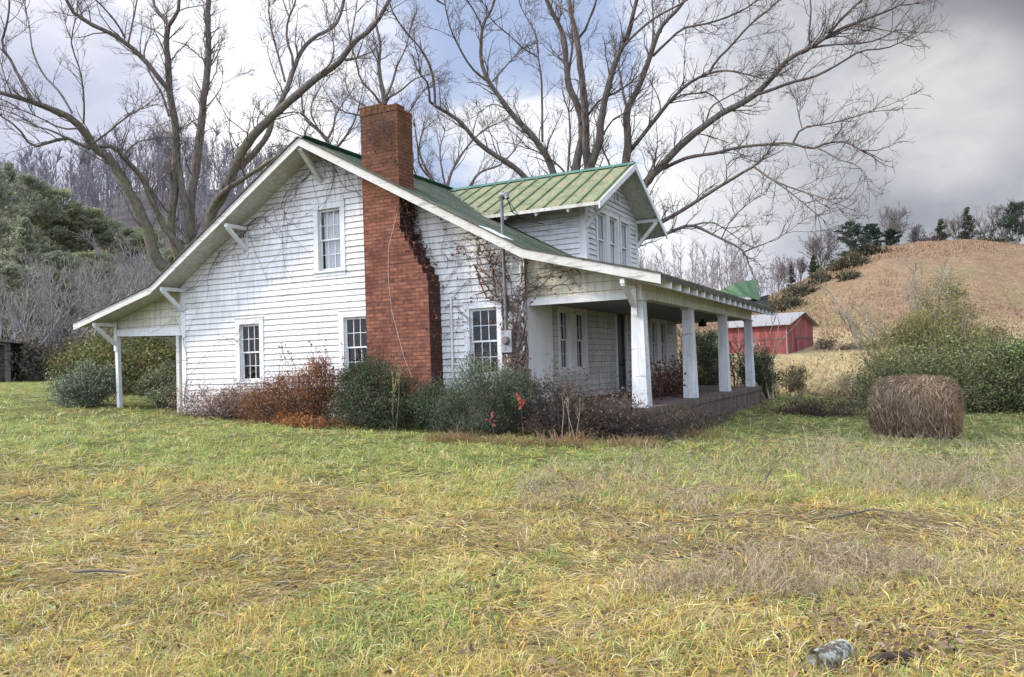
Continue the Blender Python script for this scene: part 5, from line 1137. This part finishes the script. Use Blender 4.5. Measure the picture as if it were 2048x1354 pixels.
# ------------------------------------------------------------------ right-hand thicket, saplings and posts
def X(u,d): return dxy(u,d)
shrub('privet_thicket','broad glossy green thicket behind the hay bale, its leaves yellowest on the left',X(1860,26.5),[(0,0,.9,2.0,1.3,1.0),(-1.2,-.3,.7,1.2,1.,.9),(-.5,.2,1.45,.8,.7,.7),(.6,.2,1.4,1.,.8,.7),(1.1,-.4,.6,.7,.6,.6)],140,19000,.08,[(.09,.11,.05),(.14,.16,.065),(.19,.20,.08),(.27,.26,.11),(.32,.30,.13),(.12,.12,.07)],71,aspect=.5,upright=.15,sigma=.27,twiggy=2,stem_r=.013,stem=M['pale_twig'],weights=[.22,.26,.22,.14,.08,.08])
shrub('privet_thicket','dark green leafy thicket running out of the right edge of the photo',X(2030,26.0),[(0,0,.95,1.6,1.3,1.15),(1.9,0,1.0,1.8,1.3,1.2),(.4,-.2,1.5,.9,.8,.7),(1.5,.3,1.9,.8,.7,.6),(-.8,-.5,.6,.8,.6,.6)],130,30000,.08,PRIV,72,aspect=.55,upright=.05,sigma=.23,twiggy=1,stem_r=.015)
shrub('olive_bush','tall loose olive yellow bush rising behind the glossy thicket',X(1870,30.),[(0,0,2.2,1.7,1.4,1.3),(-.6,0,1.6,1.8,1.3,1.3),(.9,0,1.9,1.3,1.2,1.3),(.2,0,3.1,1.1,.9,.9),(-.7,0,2.6,.9,.8,.9),(1.3,.2,2.4,.9,.8,.9),(-1.7,0,2.0,.8,.7,.9),(.3,0,3.9,.8,.7,.8)],340,44000,.085,OLIVE,73,aspect=.3,upright=.3,sigma=.22,twiggy=2,stem_r=.02,stem=M['pale_twig'])
shrub('olive_bush','sparse yellow leaved bush beyond the right end of the glossy thicket',X(2010,33.),[(0,0,1.9,1.7,1.2,1.1),(1.6,0,1.8,1.3,1.1,1.2)],120,11000,.085,OLIVE,74,aspect=.3,upright=.2,sigma=.25,twiggy=2,stem_r=.016,stem=M['pale_twig'])
shrub('pale_bush','dry pale twiggy bush at the left end of the glossy thicket',X(1755,28.5),[(0,0,.8,.7,.7,.9),(.5,0,1.4,.6,.5,.7)],70,5000,.08,OLIVE+[(.33,.29,.17)],75,aspect=.4,upright=.2,sigma=.26,twiggy=2,stem=M['pale_twig'])
for k,(u,d,H,f,lab) in enumerate(((1855,31.5,6.2,5,'group of tall pale bare stems rising from the olive bush'),(1915,32.5,6.0,4,'slim forked bare sapling right of the tall pale stems'),(1795,31.0,4.3,3,'short bare sapling at the left of the tall pale stems'))):
    place('bare_sapling','sapling',lab,bare_tree_meshes('s',300+k,M['pale_twig'],M['pale_twig'],H=H,spread=1.5,nb=10,r0=.065,levels=2,sp=(.22,.18),forks=f,wig=.06,minr=(.024,.013,.009),first=.3),X(u,d))
shrub('cedar_bush','dark green cedar bush seen between the second and third porch columns',X(1408,33.5),[(0,0,1.2,1.0,.9,1.3),(-.1,0,2.0,.6,.6,.8)],130,16000,.10,[(.06,.09,.05),(.10,.13,.06),(.15,.17,.08),(.08,.10,.06)],76,aspect=.3,upright=.4,sigma=.22,twiggy=1)
shrub('cedar_bush','olive dark cedar bush just right of the last porch column',X(1522,32.),[(0,0,.9,.55,.6,1.0),(-.5,0,1.1,.5,.5,1.0)],100,9000,.10,[(.05,.075,.04),(.09,.11,.05),(.14,.15,.07)],77,aspect=.3,upright=.4,sigma=.22,twiggy=2)
for k,(u,d,H,f,lab) in enumerate(((1470,33.,4.0,4,'bare multi-stemmed sapling between the third and last porch columns'),(1532,31.5,3.7,3,'leaning bare sapling in front of the red barn side wall'),(1366,34.,3.6,3,'bare sapling glimpsed left of the second porch column'))):
    place('bare_sapling','sapling',lab,bare_tree_meshes('s',320+k,M['pale_twig'],M['brown_twig'],H=H,spread=1.3,nb=9,r0=.05,levels=2,sp=(.3,.25),forks=f,wig=.07,minr=(.012,.007,.005),first=.2,lean=.1),X(u,d))
shrub('field_sapling','small dark green sapling standing alone in the tan field',X(1586,36.),[(0,0,.75,.55,.5,.5),(0,0,.4,.3,.3,.3)],60,2600,.075,[(.08,.10,.05),(.14,.14,.07),(.19,.15,.08)],78,cat='sapling',aspect=.4,upright=.3,sigma=.25,twiggy=2,stem_r=.012)
shrub('dry_weed_clump','tan dry weed clump in the field left of the hay bale',X(1693,35.),[(0,0,.45,.6,.5,.5),(.6,0,.3,.6,.5,.3)],60,2200,.06,[(.30,.22,.13),(.24,.17,.10),(.36,.28,.17)],79,cat='weeds',aspect=.3,upright=.5,sigma=.26,twiggy=2,stem=M['pale_twig'],stem_r=.006)
shrub('dry_weed_clump','low strip of straw weeds at the field edge right of the small sapling',X(1640,35.),[(0,0,.22,1.2,.4,.25)],60,2000,.06,[(.33,.26,.14),(.26,.22,.10),(.22,.2,.08)],80,cat='weeds',aspect=.25,upright=.6,sigma=.2,twiggy=1,stem=M['pale_twig'],stem_r=.005)
shrub('dry_weed_clump','dark dry weeds growing beside the red barn gable',X(1650,77.),[(0,0,.5,1.6,1.,.6),(3,0,.3,2.2,1.,.4)],60,1500,.16,[(.13,.09,.07),(.2,.14,.1)],81,cat='weeds',aspect=.4,upright=.3,sigma=.25,twiggy=1,stem_r=.02)
x,y=X(2004,45.); q=MB(); g=gz(x,y); q.tube([(x,y,g-.3),(x+.02,y,g+2.8)],[.09,.08],8); o=q.build('wooden_post',M['tin']); tag(o,'pale wooden post standing among the bushes at the right','post')

# ------------------------------------------------------------------ trees on the right ridge
GR='cedars on the hill crest'
def crest(u,d,vt,lo=.5):
    xy=X(u,d); return xy,max(lo,CZ+(764-.0303*u-vt)*d/FPX-gz(*xy))
for k,(u,d,vt,wr,sh,lab) in enumerate(((1712,146.,440,.72,'round','broad dark cedar, largest of the left crest group'),(1752,156.,446,.72,'round','middle dark cedar between the broad one and the small round one'),(1793,164.,456,.9,'round','small round dark cedar beside the bare tree on the crest'),(1587,146.,526,.38,'cone','thin pointed cedar low on the far left slope'),(1634,148.,508,.62,'cone','small cone shaped cedar below the bare tree on the slope'),(1892,166.,436,.75,'cone','pointed cedar on the crest right of the leaning snag'),(1947,166.,412,.68,'cone','tall pale pointed cedar in the middle of the right crest'),(2046,158.,403,.8,'round','large dark cedar at the right edge of the photo'))):
    c=CED if k in (0,1,2,7) else [(.05,.06,.04),(.08,.09,.055),(.11,.115,.075)]
    xy,H=crest(u,d,vt); place('cedar_tree','cedar',lab,conifer(400+k,H,H*wr,5200,.40,c,sh,.08),xy,group=GR)
for k,(u,d,vt,sr,lab) in enumerate(((1783,166.,422,.62,'round crowned bare tree behind the dark cedars on the crest'),(1650,156.,478,.7,'round crowned bare tree on the slope left of the broad cedar'),(1606,156.,520,.65,'small bare tree between the thin cedar and the cone cedar'),(1925,168.,428,.45,'slender bare tree left of the tall pointed cedar'),(1985,168.,412,.42,'tall bare tree right of the tall pointed cedar'),(2010,168.,400,.45,'tallest bare tree on the crest beside the right edge cedar'),(1836,168.,458,.8,'low bare brush tree on the bare part of the crest'),(1560,166.,520,.55,'bare tree above the loose green roofing sheet'))):
    xy,H=crest(u,d,vt); place('bare_tree','tree',lab,bare_tree_meshes('r',440+k,M['ridge_bark'],M['ridge_bark'],H=H,spread=H*sr,nb=24,r0=.022*H,levels=2,sp=(.45,.4),forks=3,minr=(.07,.045,.035),first=.12),xy,group='bare trees on the hill crest')
place('leaning_snag','tree','dark leaning broken snag on the hill crest',(np_mesh('trunk',*tubes(np.array([[[0,0,-.3],[-1.0,0,.9],[-2.1,0,1.6],[-2.6,0,2.6],[-2.3,0,3.4]]]),np.array([[.3,.26,.2,.14,.06]]),6),None,[M['ridge_bark']]),None),X(1882,166.),rz=math.radians(27))
for k,(u,d,rx,rz_,lab) in enumerate(((1716,138.,2.4,1.5,'green brush below the broad dark cedar'),(1684,140.,2.2,1.3,'brown green brush on the slope under the bare tree'),(1646,134.,2.0,1.1,'low green brush beneath the cone shaped cedar'),(1608,128.,2.4,1.0,'olive brush on the lower left shoulder of the hill'),(1566,120.,2.8,1.1,'dark brush above the barn roof ridge'),(1748,146.,2.4,1.0,'grey brush just left of the small round cedar'),(1700,126.,1.5,.9,'isolated olive bush on the brown slope'),(1860,167.,3.4,.8,'reddish brush along the crest beside the snag'),(1975,166.,4.0,1.0,'dark low brush along the crest under the bare trees'))):
    shrub('hill_brush',lab,X(u,d),[(0,0,.5,rx,rx*.7,rz_)],40,1600,.42,[(.08,.085,.045),(.12,.12,.06),(.16,.13,.08),(.12,.09,.07)] if k!=7 else [(.2,.12,.09),(.15,.09,.08)],460+k,group='brush patches on the hillside',aspect=.5,upright=.3,sigma=.3,twiggy=1,stem_r=.05,stem=M['ridge_bark'])

# ------------------------------------------------------------------ woods on the left hill and behind
def wood_mass(name,label,spots,variants,mats,seed):
    rng=np.random.default_rng(seed); acc=Acc()
    vs=[grow_bare(seed+1+k,**kw) for k,kw in enumerate(variants)]
    flat=[]
    for a,b in vs:
        V=np.concatenate(a.V+b.V); off=0; Q=[]; 
        for g in (a,b):
            for vq in g.Q: Q.append(vq+off)
            off+=sum(len(v) for v in g.V)
        flat.append((V,np.concatenate(Q)))
    for (x,y,s) in spots:
        V,Q=flat[rng.integers(len(flat))]; t=rng.uniform(0,2*np.pi); R=np.array([[math.cos(t),-math.sin(t),0],[math.sin(t),math.cos(t),0],[0,0,1]])
        acc.add((V*s)@R.T+[x,y,gz(x,y)-.3],Q)
    o=mesh_obj(name,acc.mesh(name,mats,False)); tag(o,label,'woodland',kind='stuff'); return o
rg=np.random.default_rng(77)
var=[dict(H=h,spread=h*.27,nb=20,r0=.16,levels=1,sp=(.7,.7),forks=1,wig=.06,ksides=4,minr=(.07,.05,.04),first=.14) for h in (13,15,12,14)]
sp=[]
for k in range(900):
    u=rg.uniform(-260,1010); d=rg.uniform(100,222)
    if u<330 and d<128: continue
    x,y=X(u,d); sp.append((x,y,rg.uniform(.72,1.08)))
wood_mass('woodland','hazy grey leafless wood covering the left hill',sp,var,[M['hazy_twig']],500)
sp=[]
for k in range(120):
    u=rg.uniform(1180,1590); d=rg.uniform(140,200); x,y=X(u,d); sp.append((x,y,rg.uniform(.6,.95)*(1 if u<1500 else .55)))
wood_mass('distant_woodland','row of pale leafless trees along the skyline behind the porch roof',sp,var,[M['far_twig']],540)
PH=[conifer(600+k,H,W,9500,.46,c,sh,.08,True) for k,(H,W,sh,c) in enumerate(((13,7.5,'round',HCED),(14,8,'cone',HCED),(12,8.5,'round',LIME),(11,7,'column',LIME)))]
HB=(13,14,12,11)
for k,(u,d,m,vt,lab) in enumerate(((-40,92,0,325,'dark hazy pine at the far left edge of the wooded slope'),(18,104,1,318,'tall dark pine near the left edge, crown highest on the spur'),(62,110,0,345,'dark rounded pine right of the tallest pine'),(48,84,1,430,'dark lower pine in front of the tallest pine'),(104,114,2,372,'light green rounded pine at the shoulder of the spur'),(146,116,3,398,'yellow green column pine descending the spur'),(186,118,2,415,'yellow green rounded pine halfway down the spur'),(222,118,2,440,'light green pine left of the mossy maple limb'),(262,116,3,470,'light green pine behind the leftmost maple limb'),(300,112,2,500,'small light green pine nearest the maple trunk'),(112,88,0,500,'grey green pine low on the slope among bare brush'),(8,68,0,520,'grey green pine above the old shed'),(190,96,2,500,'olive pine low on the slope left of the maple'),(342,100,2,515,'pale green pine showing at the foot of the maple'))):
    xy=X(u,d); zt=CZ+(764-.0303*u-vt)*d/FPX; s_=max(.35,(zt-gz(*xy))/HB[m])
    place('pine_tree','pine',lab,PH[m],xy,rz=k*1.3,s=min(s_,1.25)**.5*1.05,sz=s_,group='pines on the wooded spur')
BB=[bare_tree_meshes('b',700+k,M['far_bark'],M['grey_twig'],H=h,spread=h*.42,nb=13,r0=.13,levels=2,sp=(.55,.5),forks=4,wig=.08,minr=(.04,.028,.02),first=.12) for k,h in enumerate((7,8,6.5))]
for k,(u,d,s,lab) in enumerate(((30,54,.95,'grey leafless thicket tree beside the old shed roof'),(85,56,1.,'grey leafless thicket tree right of the old shed'),(140,58,1.,'grey leafless thicket tree above the rear porch eave tip'),(196,60,1.05,'grey leafless thicket tree above the rear porch roof'),(250,62,1.,'grey leafless thicket tree behind the upper rear porch roof'),(300,64,.95,'grey leafless thicket tree left of the maple trunk foot'),(-20,62,1.1,'grey leafless thicket tree at the left edge of the photo'),(60,72,1.15,'tall grey leafless thicket tree behind the one right of the shed'),(125,76,1.2,'tall grey leafless thicket tree in front of the light pines'),(185,80,1.2,'tall grey leafless thicket tree below the yellow green pines'),(245,84,1.2,'tall grey leafless thicket tree below the light pines by the limb'),(320,80,1.1,'tall grey leafless thicket tree behind the maple trunk'),(365,70,1.0,'grey leafless thicket tree right of the maple trunk foot'),(410,76,1.1,'grey leafless thicket tree glimpsed over the left roof slope'))):
    place('thicket_tree','tree',lab,BB[k%3],X(u,d),rz=k*2.1,s=s,group='grey thicket trees below the pines')
for k,(u,d,rx,lab) in enumerate(((60,50,2.6,'dark undergrowth at the wood edge right of the shed'),(140,51,2.6,'brown undergrowth at the wood edge left of the rear porch'),(215,53,2.8,'dark green undergrowth at the wood edge behind the rear porch post'),(300,55,2.8,'dark undergrowth at the wood edge behind the rear porch'),(-10,54,2.6,'dark undergrowth behind the old shed'),(110,58,3.2,'purplish brush bank above the undergrowth'),(250,60,3.4,'grey brush bank behind the rear porch thicket'))):
    shrub('undergrowth',lab,X(u,d),[(0,0,.8,rx,1.4,1.2 if k<5 else 2.6)],70,5200,.2,[(.06,.07,.04),(.09,.085,.055),(.12,.09,.07),(.08,.06,.05)] if k<5 else [(.15,.12,.12),(.19,.155,.14),(.12,.11,.09)],720+k,group='undergrowth along the wood edge',aspect=.5,upright=.2,sigma=.25,twiggy=1,stem=M['grey_twig'],stem_r=.025)

# ------------------------------------------------------------------ grass
def in_house(x,y): return ((x>-.1)&(x<14.6)&(y>-.25)&(y<13.3))
def near_ground(x,y,d): return ground(x,y)+(vnoise(x*1.1,y*1.1,21)-.5)*.07*smooth((70-d)/30)
STRAW=[(.50,.385,.185),(.43,.33,.145),(.58,.48,.28),(.35,.26,.115),(.50,.325,.115)]; YEL=[(.45,.395,.12),(.53,.43,.13),(.38,.355,.105),(.58,.385,.085)]; GRN=[(.22,.285,.075),(.29,.36,.10),(.16,.21,.06),(.36,.41,.15)]; BRN=[(.25,.185,.125),(.31,.235,.165),(.18,.13,.095)]
def zone(x,y,d,l):
    u=1024+FPX*l/d; p=vnoise(x*.55,y*.55,41)
    g=smooth((d-9.4-2.6*(p-.5)-1.3*np.clip((1000-u)/1000,-1,1))/3.6)*.92; g=np.maximum(g,smooth((p-.58)*7)*.6)
    wd=smooth((vnoise(x*.22,y*.22,47)-.45)*6)*smooth((u-950)/500)*smooth((d-5.)/2)*(1-.8*smooth((d-14)/3))
    return g,wd,u
def emit(x,y,z,hd,L,elev,bend,w,c,rng):
    n=len(x); h=np.stack([np.cos(hd),np.sin(hd)],1); p0=np.stack([x,y,z],1); e2=elev-bend
    p1=p0+np.c_[h*(L*.55*np.cos(elev))[:,None],L*.55*np.sin(elev)]; q=p1+np.c_[h*(L*.5*np.cos(e2))[:,None],L*.5*np.sin(e2)]; p1[:,2]=np.maximum(p1[:,2],z+.006); q[:,2]=np.maximum(q[:,2],z+.004)
    wv=np.c_[-h[:,1],h[:,0],rng.normal(0,.5,n)]*w[:,None]
    V=np.stack([p0-wv,p0+wv,p1+wv*.85,p1-wv*.85,q],1).reshape(-1,3); b=np.arange(n)[:,None]*5
    return V,b+[[0,1,2,3]],b+[[3,2,4]],np.repeat(np.clip(c,.01,.8),5,0)
def sample(N,dmin,dmax,rng):
    d=1/rng.uniform(1/dmax,1/dmin,N); l=rng.uniform(-.80,.80,N)*d; x,y=xy_of(d,l); k=~in_house(x,y); return x[k],y[k],d[k],l[k]
def thatch(N,dmin,dmax,seed):
    rng=np.random.default_rng(seed); x,y,d,l=sample(N,dmin,dmax,rng); n=len(x); g,wd,u=zone(x,y,d,l); z=near_ground(x,y,d)-.004; p2=vnoise(x*1.9,y*1.9,43)
    sc=np.clip((d/6)**.42,.8,2.4); r=rng.random(n); c=np.where((r<.13+.60*g)[:,None],pal(GRN,n,rng),np.where((r<.42+.48*g)[:,None],pal(YEL,n,rng),pal(STRAW,n,rng))); c=np.where((rng.random(n)<.13+.30*wd-.10*g)[:,None],pal(BRN,n,rng),c)
    c*=(.78+.72*p2)[:,None]; lit=rng.random(n)<.035*smooth((900-u)/900)+.012; c[lit]=[.70,.67,.58]  # sun glints painted as whitish blades, more of them towards the left
    hd=np.where(rng.random(n)<.55,vnoise(x*.5+7,y*.5,53)*2*np.pi*1.8+rng.normal(0,.55,n),rng.uniform(0,2*np.pi,n))
    return emit(x,y,z+rng.uniform(0,.02,n),hd,rng.uniform(.06,.22,n)*sc**.6,rng.uniform(-.02,.34,n),rng.uniform(.05,.5,n),rng.uniform(.0011,.0029,n)*sc*1.35,c,rng)
def tufted(N,per,dmin,dmax,seed):
    rng=np.random.default_rng(seed); x,y,d,l=sample(N,dmin,dmax,rng); g,wd,u=zone(x,y,d,l); k=rng.random(len(x))<np.clip((vnoise(x*1.3,y*1.3,59)-.36)*4+.9*g,.06,1.)*(1-.35*wd); x,y,d,l,g,u=[t[k] for t in (x,y,d,l,g,u)]; m=len(x)
    size=rng.uniform(.5,1.5,m)*(.75+.7*vnoise(x*.8,y*.8,61)); r=rng.random(m); kind=np.where(r<.24+.68*g,0,np.where(r<.58+.38*g,1,2)); base=np.where((kind==0)[:,None],pal(GRN,m,rng,.14),np.where((kind==1)[:,None],pal(YEL,m,rng,.14),pal(STRAW,m,rng,.14)))
    cnt=np.maximum(3,(per*size*rng.uniform(.5,1.4,m)).astype(int)); i=np.repeat(np.arange(m),cnt); n=len(i); sc=np.clip((d[i]/6)**.42,.8,2.4)
    a=rng.uniform(0,2*np.pi,n); rr=.035*np.sqrt(rng.random(n))*size[i]*sc; px=x[i]+np.cos(a)*rr; py=y[i]+np.sin(a)*rr; z=near_ground(px,py,d[i])-.01
    c=base[i]*(1+rng.normal(0,.16,(n,1))); sw=rng.random(n)<.18; c[sw]=pal(STRAW+YEL,int(sw.sum()),rng)
    c*=1.26
    return emit(px,py,z,a+rng.normal(0,.5,n),rng.uniform(.05,.15,n)*size[i]**.6*sc**.55,rng.uniform(.25,1.25,n),rng.uniform(.3,1.1,n),rng.uniform(.0013,.0031,n)*sc*1.35,c,rng)
ga=Acc(); ga.add(*thatch(260000,3.2,46.,81)); ga.add(*tufted(26000,9,3.2,46.,82)); ga.add(*tufted(9000,9,9.,40.,83))
o=mesh_obj('grass',ga.mesh('grass',[M['grass']])); tag(o,'matted yellow and green winter grass covering the yard','grass',kind='stuff')
# tall dead weeds on the right of the yard, wispy
def wisps(N,seed):
    rng=np.random.default_rng(seed); out=Acc(); P=[];R=[]; cl=[]
    while len(P)<N:
        d=1/rng.uniform(1/17.5,1/5.6); u=rng.uniform(1020,2150); x,y=X(u,d); t=vnoise(np.array([x*.45]),np.array([y*.45]),91)[0]+.30*smooth((u-1550)/250)*smooth((d-9.)/1.)*(1-smooth((d-13.8)/1.5))-.10*(u<1250)-.05*(d<9.)
        if t<.56 or in_house(np.array(x),np.array(y)): continue
        H=rng.uniform(.14,.42)*(1.2 if u>1600 and d>9 else .75); az=rng.uniform(0,2*np.pi); q=np.array([x,y,gz(x,y)-.02]); dr=np.array([math.cos(az)*.5,math.sin(az)*.5,rng.uniform(.4,1.2)]); pts=[q]
        for k in range(5): dr=dr/np.linalg.norm(dr); q=q+dr*H/5; pts.append(q); dr=dr+rng.normal(0,.28,3)-[0,0,.10]
        P.append(pts); R.append(np.linspace(1,.5,6)*rng.uniform(.0018,.0036)*(d/8)**.4)
    P=np.array(P);R=np.array(R); c,r=side_branches(P,R,rng,.09,(.05,.18),(25,70),.2,4,.3,.7,.2,.3,.0014,.003,.6)
    V,Q=tubes(P,R,3); out.add(V,Q,None,np.repeat(pal([(.30,.23,.14),(.36,.29,.19),(.22,.16,.11),(.42,.35,.24)],len(P),rng),18,0)); V,Q=tubes(c,r,3); out.add(V,Q,None,np.repeat(pal([(.30,.23,.15),(.36,.29,.20),(.23,.17,.12)],len(c),rng),12,0))
    o=mesh_obj('dead_weeds',out.mesh('dead_weeds',[M['stalk']])); tag(o,'brown wispy dead weeds standing in the right half of the yard','weeds',kind='stuff')
wisps(4600,92)
# rough dry grass on the field and hillside
def tufts(N,seed):
    rng=np.random.default_rng(seed); d=rng.uniform(34,172,N)**1.; u=rng.uniform(1180,2300,N); l=(u-1024)/FPX*d; x,y=xy_of(d,l); z=ground(x,y); bad=in_house(x,y)|((d>68)&(d<95)&(u>1380)&(u<1640)); x,y,d,u,z=[t[~bad] for t in (x,y,d,u,z)]; n=len(x)
    H=rng.uniform(.15,.45,n)*np.where(d>86,1.0,.45); w=rng.uniform(.04,.12,n)*np.where(d>86,1.3,1.); a=rng.uniform(0,np.pi,n); wv=np.c_[np.cos(a)*w,np.sin(a)*w,np.zeros(n)]; p=np.c_[x,y,z-.08]; lean=rng.normal(0,.12,(n,3))
    V=np.stack([p-wv,p+wv,p+wv*.4+np.c_[np.zeros((n,2)),H]+lean,p-wv*.6+np.c_[np.zeros((n,2)),H*.85]+lean],1).reshape(-1,3)
    hn=vnoise(x*.09,y*.09,31); c=np.where((d>86)[:,None],pal([(.30,.20,.125),(.335,.235,.145),(.27,.175,.115)],n,rng,.09),pal([(.46,.36,.20),(.41,.32,.17),(.37,.31,.15)],n,rng,.09)); c=c*(1-.35*smooth((hn-.5)*5))[:,None]+np.array([.25,.21,.10])*(.35*smooth((hn-.5)*5))[:,None]
    ac=Acc(); ac.add(V,np.arange(n*4).reshape(n,4),None,np.repeat(c,4,0)); o=mesh_obj('dry_field_grass',ac.mesh('dry_field_grass',[M['leaf']])); tag(o,'rough tan and russet grass of the far field and hillside','grass',kind='stuff')
tufts(60000,95)
# ------------------------------------------------------------------ fallen wood and leaf litter
M['rotten']=simple('rotten_bark',[(.3,(.02,.014,.011)),(.7,(.07,.045,.035))],9.,rough=.95)
def fallen(name,label,u,v,pts,r,mat,seed,k=10,cat='log'):
    rng=np.random.default_rng(seed); d=1.62*FPX/max(v-735,1); x,y=X(u,d); P3=[]
    for a,b_,c in pts: q=np.array([x+a*RH[0]+b_*FH[0],y+a*RH[1]+b_*FH[1]]); P3.append([q[0],q[1],gz(*q)+c])
    P3,rr=resample(P3,np.array(r),.04); rr=rr*(1+.22*(vnoise(np.arange(len(rr))*.35,np.full(len(rr),seed*3.),seed)-.5)+rng.normal(0,.05,len(rr))); q=MB(); q.tube(P3,rr,k); o=q.build(name,mat,smooth_=True); tag(o,label,cat); return o
fallen('fallen_log','short lichen covered log lying in the grass at the bottom edge',1640,1325,[(-.13,-.09,.045),(0,0,.055),(.09,.10,.05)],[.072,.07,.062],M['log'],1)
fallen('fallen_branch','dark rotten piece of branch beside the lichen covered log',1745,1325,[(-.12,-.06,.03),(0,0,.035),(.16,.05,.03)],[.035,.04,.02],M['rotten'],2,cat='branch')
fallen('fallen_stick','thin bent stick lying in the grass at the lower left',182,1150,[(-.22,.06,.03),(-.1,-.02,.05),(0,-.03,.06),(.12,-.01,.05),(.24,.03,.03)],[.008,.010,.011,.008,.004],M['old_wood'],3,6,'stick')
fallen('fallen_stick','long dark stick lying in the weeds right of centre',1690,1035,[(-.3,-.06,.03),(0,0,.07),(.28,.08,.10),(.5,.1,.06)],[.009,.010,.008,.005],M['old_wood'],4,6,'stick')
fallen('fallen_stick','short dead stump stick poking up in the grass below the porch',1530,968,[(-.12,0,.0),(-.05,.02,.12),(.02,.0,.24)],[.03,.02,.008],M['old_wood'],5,6,'stick')
def litter(N,seed):
    rng=np.random.default_rng(seed); d=1/rng.uniform(1/9.,1/3.4,N); u=np.where(rng.random(N)<.45,rng.normal(1690,140,N),rng.uniform(-100,2150,N)); d=np.where((np.abs(u-1690)<200)&(rng.random(N)<.6),rng.normal(4.6,.35,N),d); x,y=X(u,d); C=np.c_[x,y,ground(x,y)+rng.uniform(.02,.06,N)]
    V,Q=leaves(C,rng.uniform(.025,.06,N),rng,.6,rng.normal(0,1,(N,3))*[1,1,.3]); ac=Acc(); ac.add(V,Q,None,np.repeat(pal([(.14,.08,.055),(.2,.12,.08),(.09,.06,.05),(.24,.17,.12)],N,rng),4,0)); o=mesh_obj('leaf_litter',ac.mesh('leaf_litter',[M['stalk']])); tag(o,'brown curled fallen leaves scattered in the grass','leaves',kind='stuff')
litter(1500,97)
